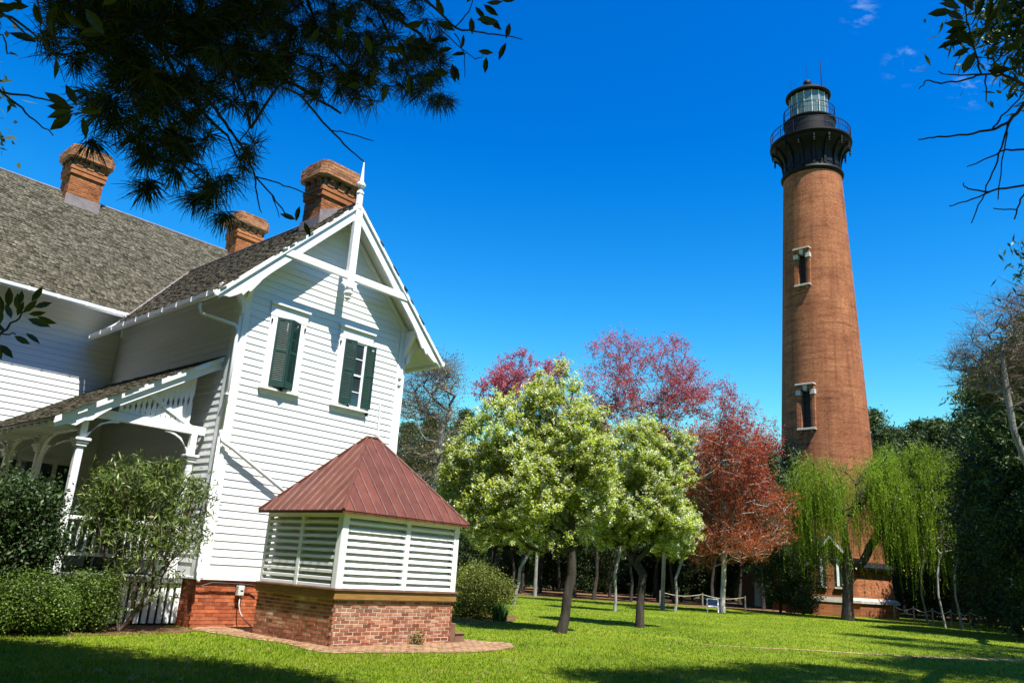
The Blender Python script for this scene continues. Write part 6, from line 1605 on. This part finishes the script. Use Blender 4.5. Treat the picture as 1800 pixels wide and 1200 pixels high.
spray('leafy twig with dark leaves hanging in at the top right corner',
      [([(1840, 160, 4.6), (1800, 148, 4.6), (1760, 132, 4.6), (1727, 130, 4.6), (1690, 142, 4.6), (1655, 148, 4.6), (1628, 140, 4.6), (1617, 157, 4.6)], 0.010, 0.003), ([(1725, 130, 4.6), (1712, 85, 4.6), (1700, 40, 4.6), (1690, -20, 4.6)], 0.006, 0.004), ([(1727, 130, 4.6), (1690, 132, 4.6), (1648, 128, 4.6)], 0.005, 0.003), ([(1733, 133, 4.6), (1733, 178, 4.6)], 0.005, 0.003), ([(1740, 118, 4.6), (1770, 90, 4.6), (1800, 60, 4.6)], 0.005, 0.004), ([(1745, 120, 4.6), (1775, 122, 4.6)], 0.004, 0.003)],
      [(1700, 40, 165), (1702, 48, 178), (1700, 55, 185), (1704, 62, 200), (1695, 35, 140), (1712, 85, 110), (1710, 80, 120), (1706, 84, 195), (1690, 125, 60), (1692, 130, 55), (1730, 50, 50), (1715, 30, 60), (1710, 20, 100), (1705, 10, 120), (1700, 5, 80), (1735, 35, 70), (1728, 100, 25), (1760, 90, 15), (1720, 60, 35), (1690, 15, 150), (1740, 10, 70), (1680, 5, 140), (1735, 125, -10), (1790, 60, 20), (1795, 95, 10), (1685, 70, 190), (1675, 20, 170)], 4.6, 0.125)
tt, to = twig_thing('bare_twig', 'crossing leafless twigs at the upper right edge', [
      ([(1840, 150, 5.0), (1800, 180, 5.0), (1775, 215, 5.0), (1745, 228, 5.0), (1700, 236, 5.0), (1650, 242, 5.0), (1614, 244, 5.0)], 0.012, 0.004), ([(1775, 213, 5.0), (1760, 260, 5.0), (1745, 305, 5.0), (1725, 350, 5.0), (1705, 392, 5.0)], 0.006, 0.003), ([(1775, 213, 5.0), (1765, 262, 5.0), (1752, 350, 5.0)], 0.005, 0.003),
      ([(1840, 265, 5.0), (1800, 262, 5.0), (1760, 266, 5.0), (1720, 285, 5.0), (1698, 294, 5.0)], 0.008, 0.003), ([(1840, 315, 5.0), (1800, 325, 5.0), (1740, 337, 5.0), (1700, 332, 5.0), (1692, 322, 5.0)], 0.008, 0.003), ([(1740, 337, 5.0), (1700, 355, 5.0), (1668, 364, 5.0)], 0.005, 0.003), ([(1745, 228, 5.0), (1760, 205, 5.0), (1800, 165, 5.0)], 0.006, 0.004), ([(1820, 320, 5.0), (1795, 350, 5.0), (1784, 385, 5.0)], 0.006, 0.004), ([(1787, 370, 5.0), (1745, 367, 5.0)], 0.004, 0.003)], M['bark_dark'])

# ------------------------------------------------------------------ tall trees around the viewer, outside the frame (they shade the lawn and the boughs)
def shade_tree(label, base, ctrs, trunk, r, seed, leaf, npts, nl, ll, lw, sig):
    evergreen('shade_tree', label, np.array(base, float), [(c[0] - base[0], c[1] - base[1], *c[2:]) for c in ctrs], trunk, r, seed, leaf, 'bark_dark', npts, nl, ll, lw, sig)
def above(px, py, h):                                # where something h metres up must stand to shade a spot on the lawn
    g_ = gnd(px, py); k = h / SUN[2]; return g_[0] + SUN[0] * k, g_[1] + SUN[1] * k, h
CT = []
for px, py, h, rx, rz_, w in ((60, 1168, 11.5, 2.6, 1.6, 2), (280, 1190, 11, 2.0, 1.4, 1.6), (-40, 1145, 11, 1.6, 1.2, 1.2), (-260, 1150, 12, 2.6, 2, 1.5), (120, 1260, 12, 3.2, 2, 2.4), (420, 1200, 10, 1.3, 1.0, 0.9), (420, 1300, 11, 2.4, 1.6, 1.6)):
    x_, y_, z_ = above(px, py, h); CT.append((x_, y_, z_, rx, rx * 0.8, rz_, w))
for px, py, dd, k, rx in ((30, 560, 4.2, 5.5, 1.3), (60, 120, 4.6, 5, 1.3), (250, 150, 7, 5, 1.5), (430, 100, 7.3, 5, 1.5), (650, 80, 7.8, 5, 1.5), (820, 60, 5.6, 5.5, 0.9)):
    p_ = far(px, py, dd) + np.array(SUN) * k; CT.append((p_[0], p_[1], p_[2], rx, rx, 0.9, 0.9))
shade_tree('tall pine behind the camera whose crown shades the lower left lawn', (-7.5, -3.5, 0), CT, [(0, 0, 0), (0, 0, 2), (0.2, 0.2, 4), (0.6, 0.6, 6), (1.2, 1.2, 8), (2.0, 2.0, 9.5)], 0.3, 95, 'pine_far', 900, 80, 0.30, 0.06, 0.38)
CT = []
for px, py, h, rx, rz_, w in ((1120, 1192, 12.5, 1.2, 0.9, 0.8), (1290, 1188, 12.5, 1.6, 1.0, 1.2), (1480, 1184, 12, 2.0, 1.1, 1.6), (1680, 1176, 12, 2.2, 1.1, 1.8), (1850, 1165, 12.5, 2.2, 1.2, 1.4), (1400, 1260, 12.5, 3, 1.6, 1.4), (1750, 1260, 12.5, 3, 1.6, 1.4)):
    x_, y_, z_ = above(px, py, h); CT.append((x_, y_, z_, rx, rx * 0.8, rz_, w))
for px, py, dd, k, rx in ((1740, 60, 4.6, 6.0, 1.2), (1790, 260, 5.0, 7.0, 1.2)):
    p_ = far(px, py, dd) + np.array(SUN) * k; CT.append((p_[0], p_[1], p_[2], rx, rx, 0.9, 0.8))
shade_tree('tall pine behind the camera whose crown shades the lower right lawn', (9.5, -4.0, 0), CT, [(0, 0, 0), (0, 0, 2), (-0.2, 0.2, 4), (-0.5, 0.6, 6), (-1.0, 1.2, 8), (-1.6, 2.0, 9.5)], 0.32, 96, 'pine_far', 560, 80, 0.30, 0.06, 0.38)
CT = []
for px, py, h, rx, rz_, w in ((1660, 1140, 12, 2.0, 1.5, 1), (1790, 1142, 12, 2.6, 1.6, 1.2), (1700, 1112, 13, 2.4, 1.8, 1), (1850, 1118, 13, 3, 2, 1.4)):
    x_, y_, z_ = above(px, py, h); CT.append((x_, y_, z_, rx, rx, rz_, w))
shade_tree('tall pine standing off to the right whose crown shades the right lawn', (CT[1][0] + 4, CT[1][1] - 3, 0), CT, [(0, 0, 0), (0, 0, 3), (-0.2, 0.2, 6), (-0.6, 0.6, 8.5), (-1.5, 1.2, 10.5)], 0.3, 97, 'pine_far', 300, 55, 0.32, 0.07, 0.42)
# unseen evergreens added left of the porch, beyond the frame, to block skylight
for i, (s_, d_, sc_) in enumerate(((-9.6, 1.2, 1.25), (-9.4, 5.2, 1.4), (-11.5, -2.6, 1.3), (-13, -7, 1.4), (-12.5, 9, 1.4), (-15, -12, 1.3))):
    p = hw(s_, d_); wood_tree('cedar', i, p[0], p[1], sc_, i * 2.1, 'dense unseen cedar added left of the porch to block skylight', 'added cedars left of the porch')
# unseen trees added round the clearing behind the viewer to cut sky fill
for i in range(22):
    az = radians(58 + i * 11.0 + rr_.uniform(-3, 3)); d = rr_.uniform(22, 30)
    if abs((math.degrees(az) - 154)) < 26: d += 14
    wood_tree('cedar' if i % 3 else 'pine', i, d * sin(az), d * cos(az), rr_.uniform(1.25, 1.6), rr_.uniform(0, 6.28), 'tall unseen evergreen added behind the viewer to block low skylight', 'added trees around the clearing behind the viewer')

# ------------------------------------------------------------------ grass blades
def lawn_grass():
    rng = np.random.default_rng(99); n = 330000
    az = radians(-36) + rng.random(n) * radians(74)
    r = 8.0 * (62 / 8.0) ** (rng.random(n) ** 1.35)
    x, y = r * np.sin(az), r * np.cos(az)
    dx, dy = x - C0[0], y - C0[1]
    s, d = dx * HU[0] + dy * HU[1], dx * HD[0] + dy * HD[1]
    ok = ~((s > -3.2) & (s < 5.6) & (d > -0.1)) & ~((s < -0.3) & (d > -1.0)) & ~inside(apl, x, y)
    dx, dy = x - CC[0], y - CC[1]; s, d = dx * CU[0] + dy * CU[1], dx * CD[0] + dy * CD[1]
    ok &= ~((s > -0.05) & (s < 3.4) & (d > -0.05) & (d < 2.7))
    x, y, r = x[ok], y[ok], r[ok]; n = len(x)
    # worn, thin places
    th = np.sin(x * 0.9 + 1.3 * np.sin(y * 0.5)) * np.sin(y * 0.7 + 1.1 * np.sin(x * 0.6)); keep = rng.random(n) > np.clip(th - 0.55, 0, 0.45) * 1.6
    x, y, r = x[keep], y[keep], r[keep]; n = len(x)
    h = rng.uniform(0.025, 0.062, n) * (1 + 0.25 * th[keep]); wd_ = 0.004 * (0.7 + r / 16)
    a = rng.uniform(0, 2 * pi, n); ln = rng.uniform(0.0, 0.9, n) * h; b = rng.uniform(0, 2 * pi, n)
    p = np.stack([x, y, np.zeros(n)], 1); sd = np.stack([np.cos(a), np.sin(a), np.zeros(n)], 1) * wd_[:, None]
    tip = p + np.stack([np.cos(b) * ln, np.sin(b) * ln, h], 1)
    V = np.stack([p - sd, p + sd, tip], 1).reshape(-1, 3)
    o = add_mesh('grass', fast_mesh('grass', V, 3, M['grass_blade']), None)
    tag(o, 'short bright green grass of the lawn', 'grass', kind='stuff')
lawn_grass()
def litter():
    rng = np.random.default_rng(123); n = 1500
    az = radians(-34) + rng.random(n) * radians(70); r = 9 * (60 / 9) ** rng.random(n)
    c = np.stack([r * np.sin(az), r * np.cos(az), rng.uniform(0.035, 0.06, n)], 1)
    c = c[~inside([hw(-9, -0.2), hw(6, -0.2), hw(6, 18), hw(-9, 18)], c[:, 0], c[:, 1])]
    o = add_mesh('fallen_leaves', fast_mesh('fallen_leaves', leaf_quads(c, 0.075, 0.05, rng, 2.5, var=0.5), 4, M['brown_leaf']), None)
    tag(o, 'scattered brown fallen leaves on the lawn', 'leaves', kind='stuff')
litter()
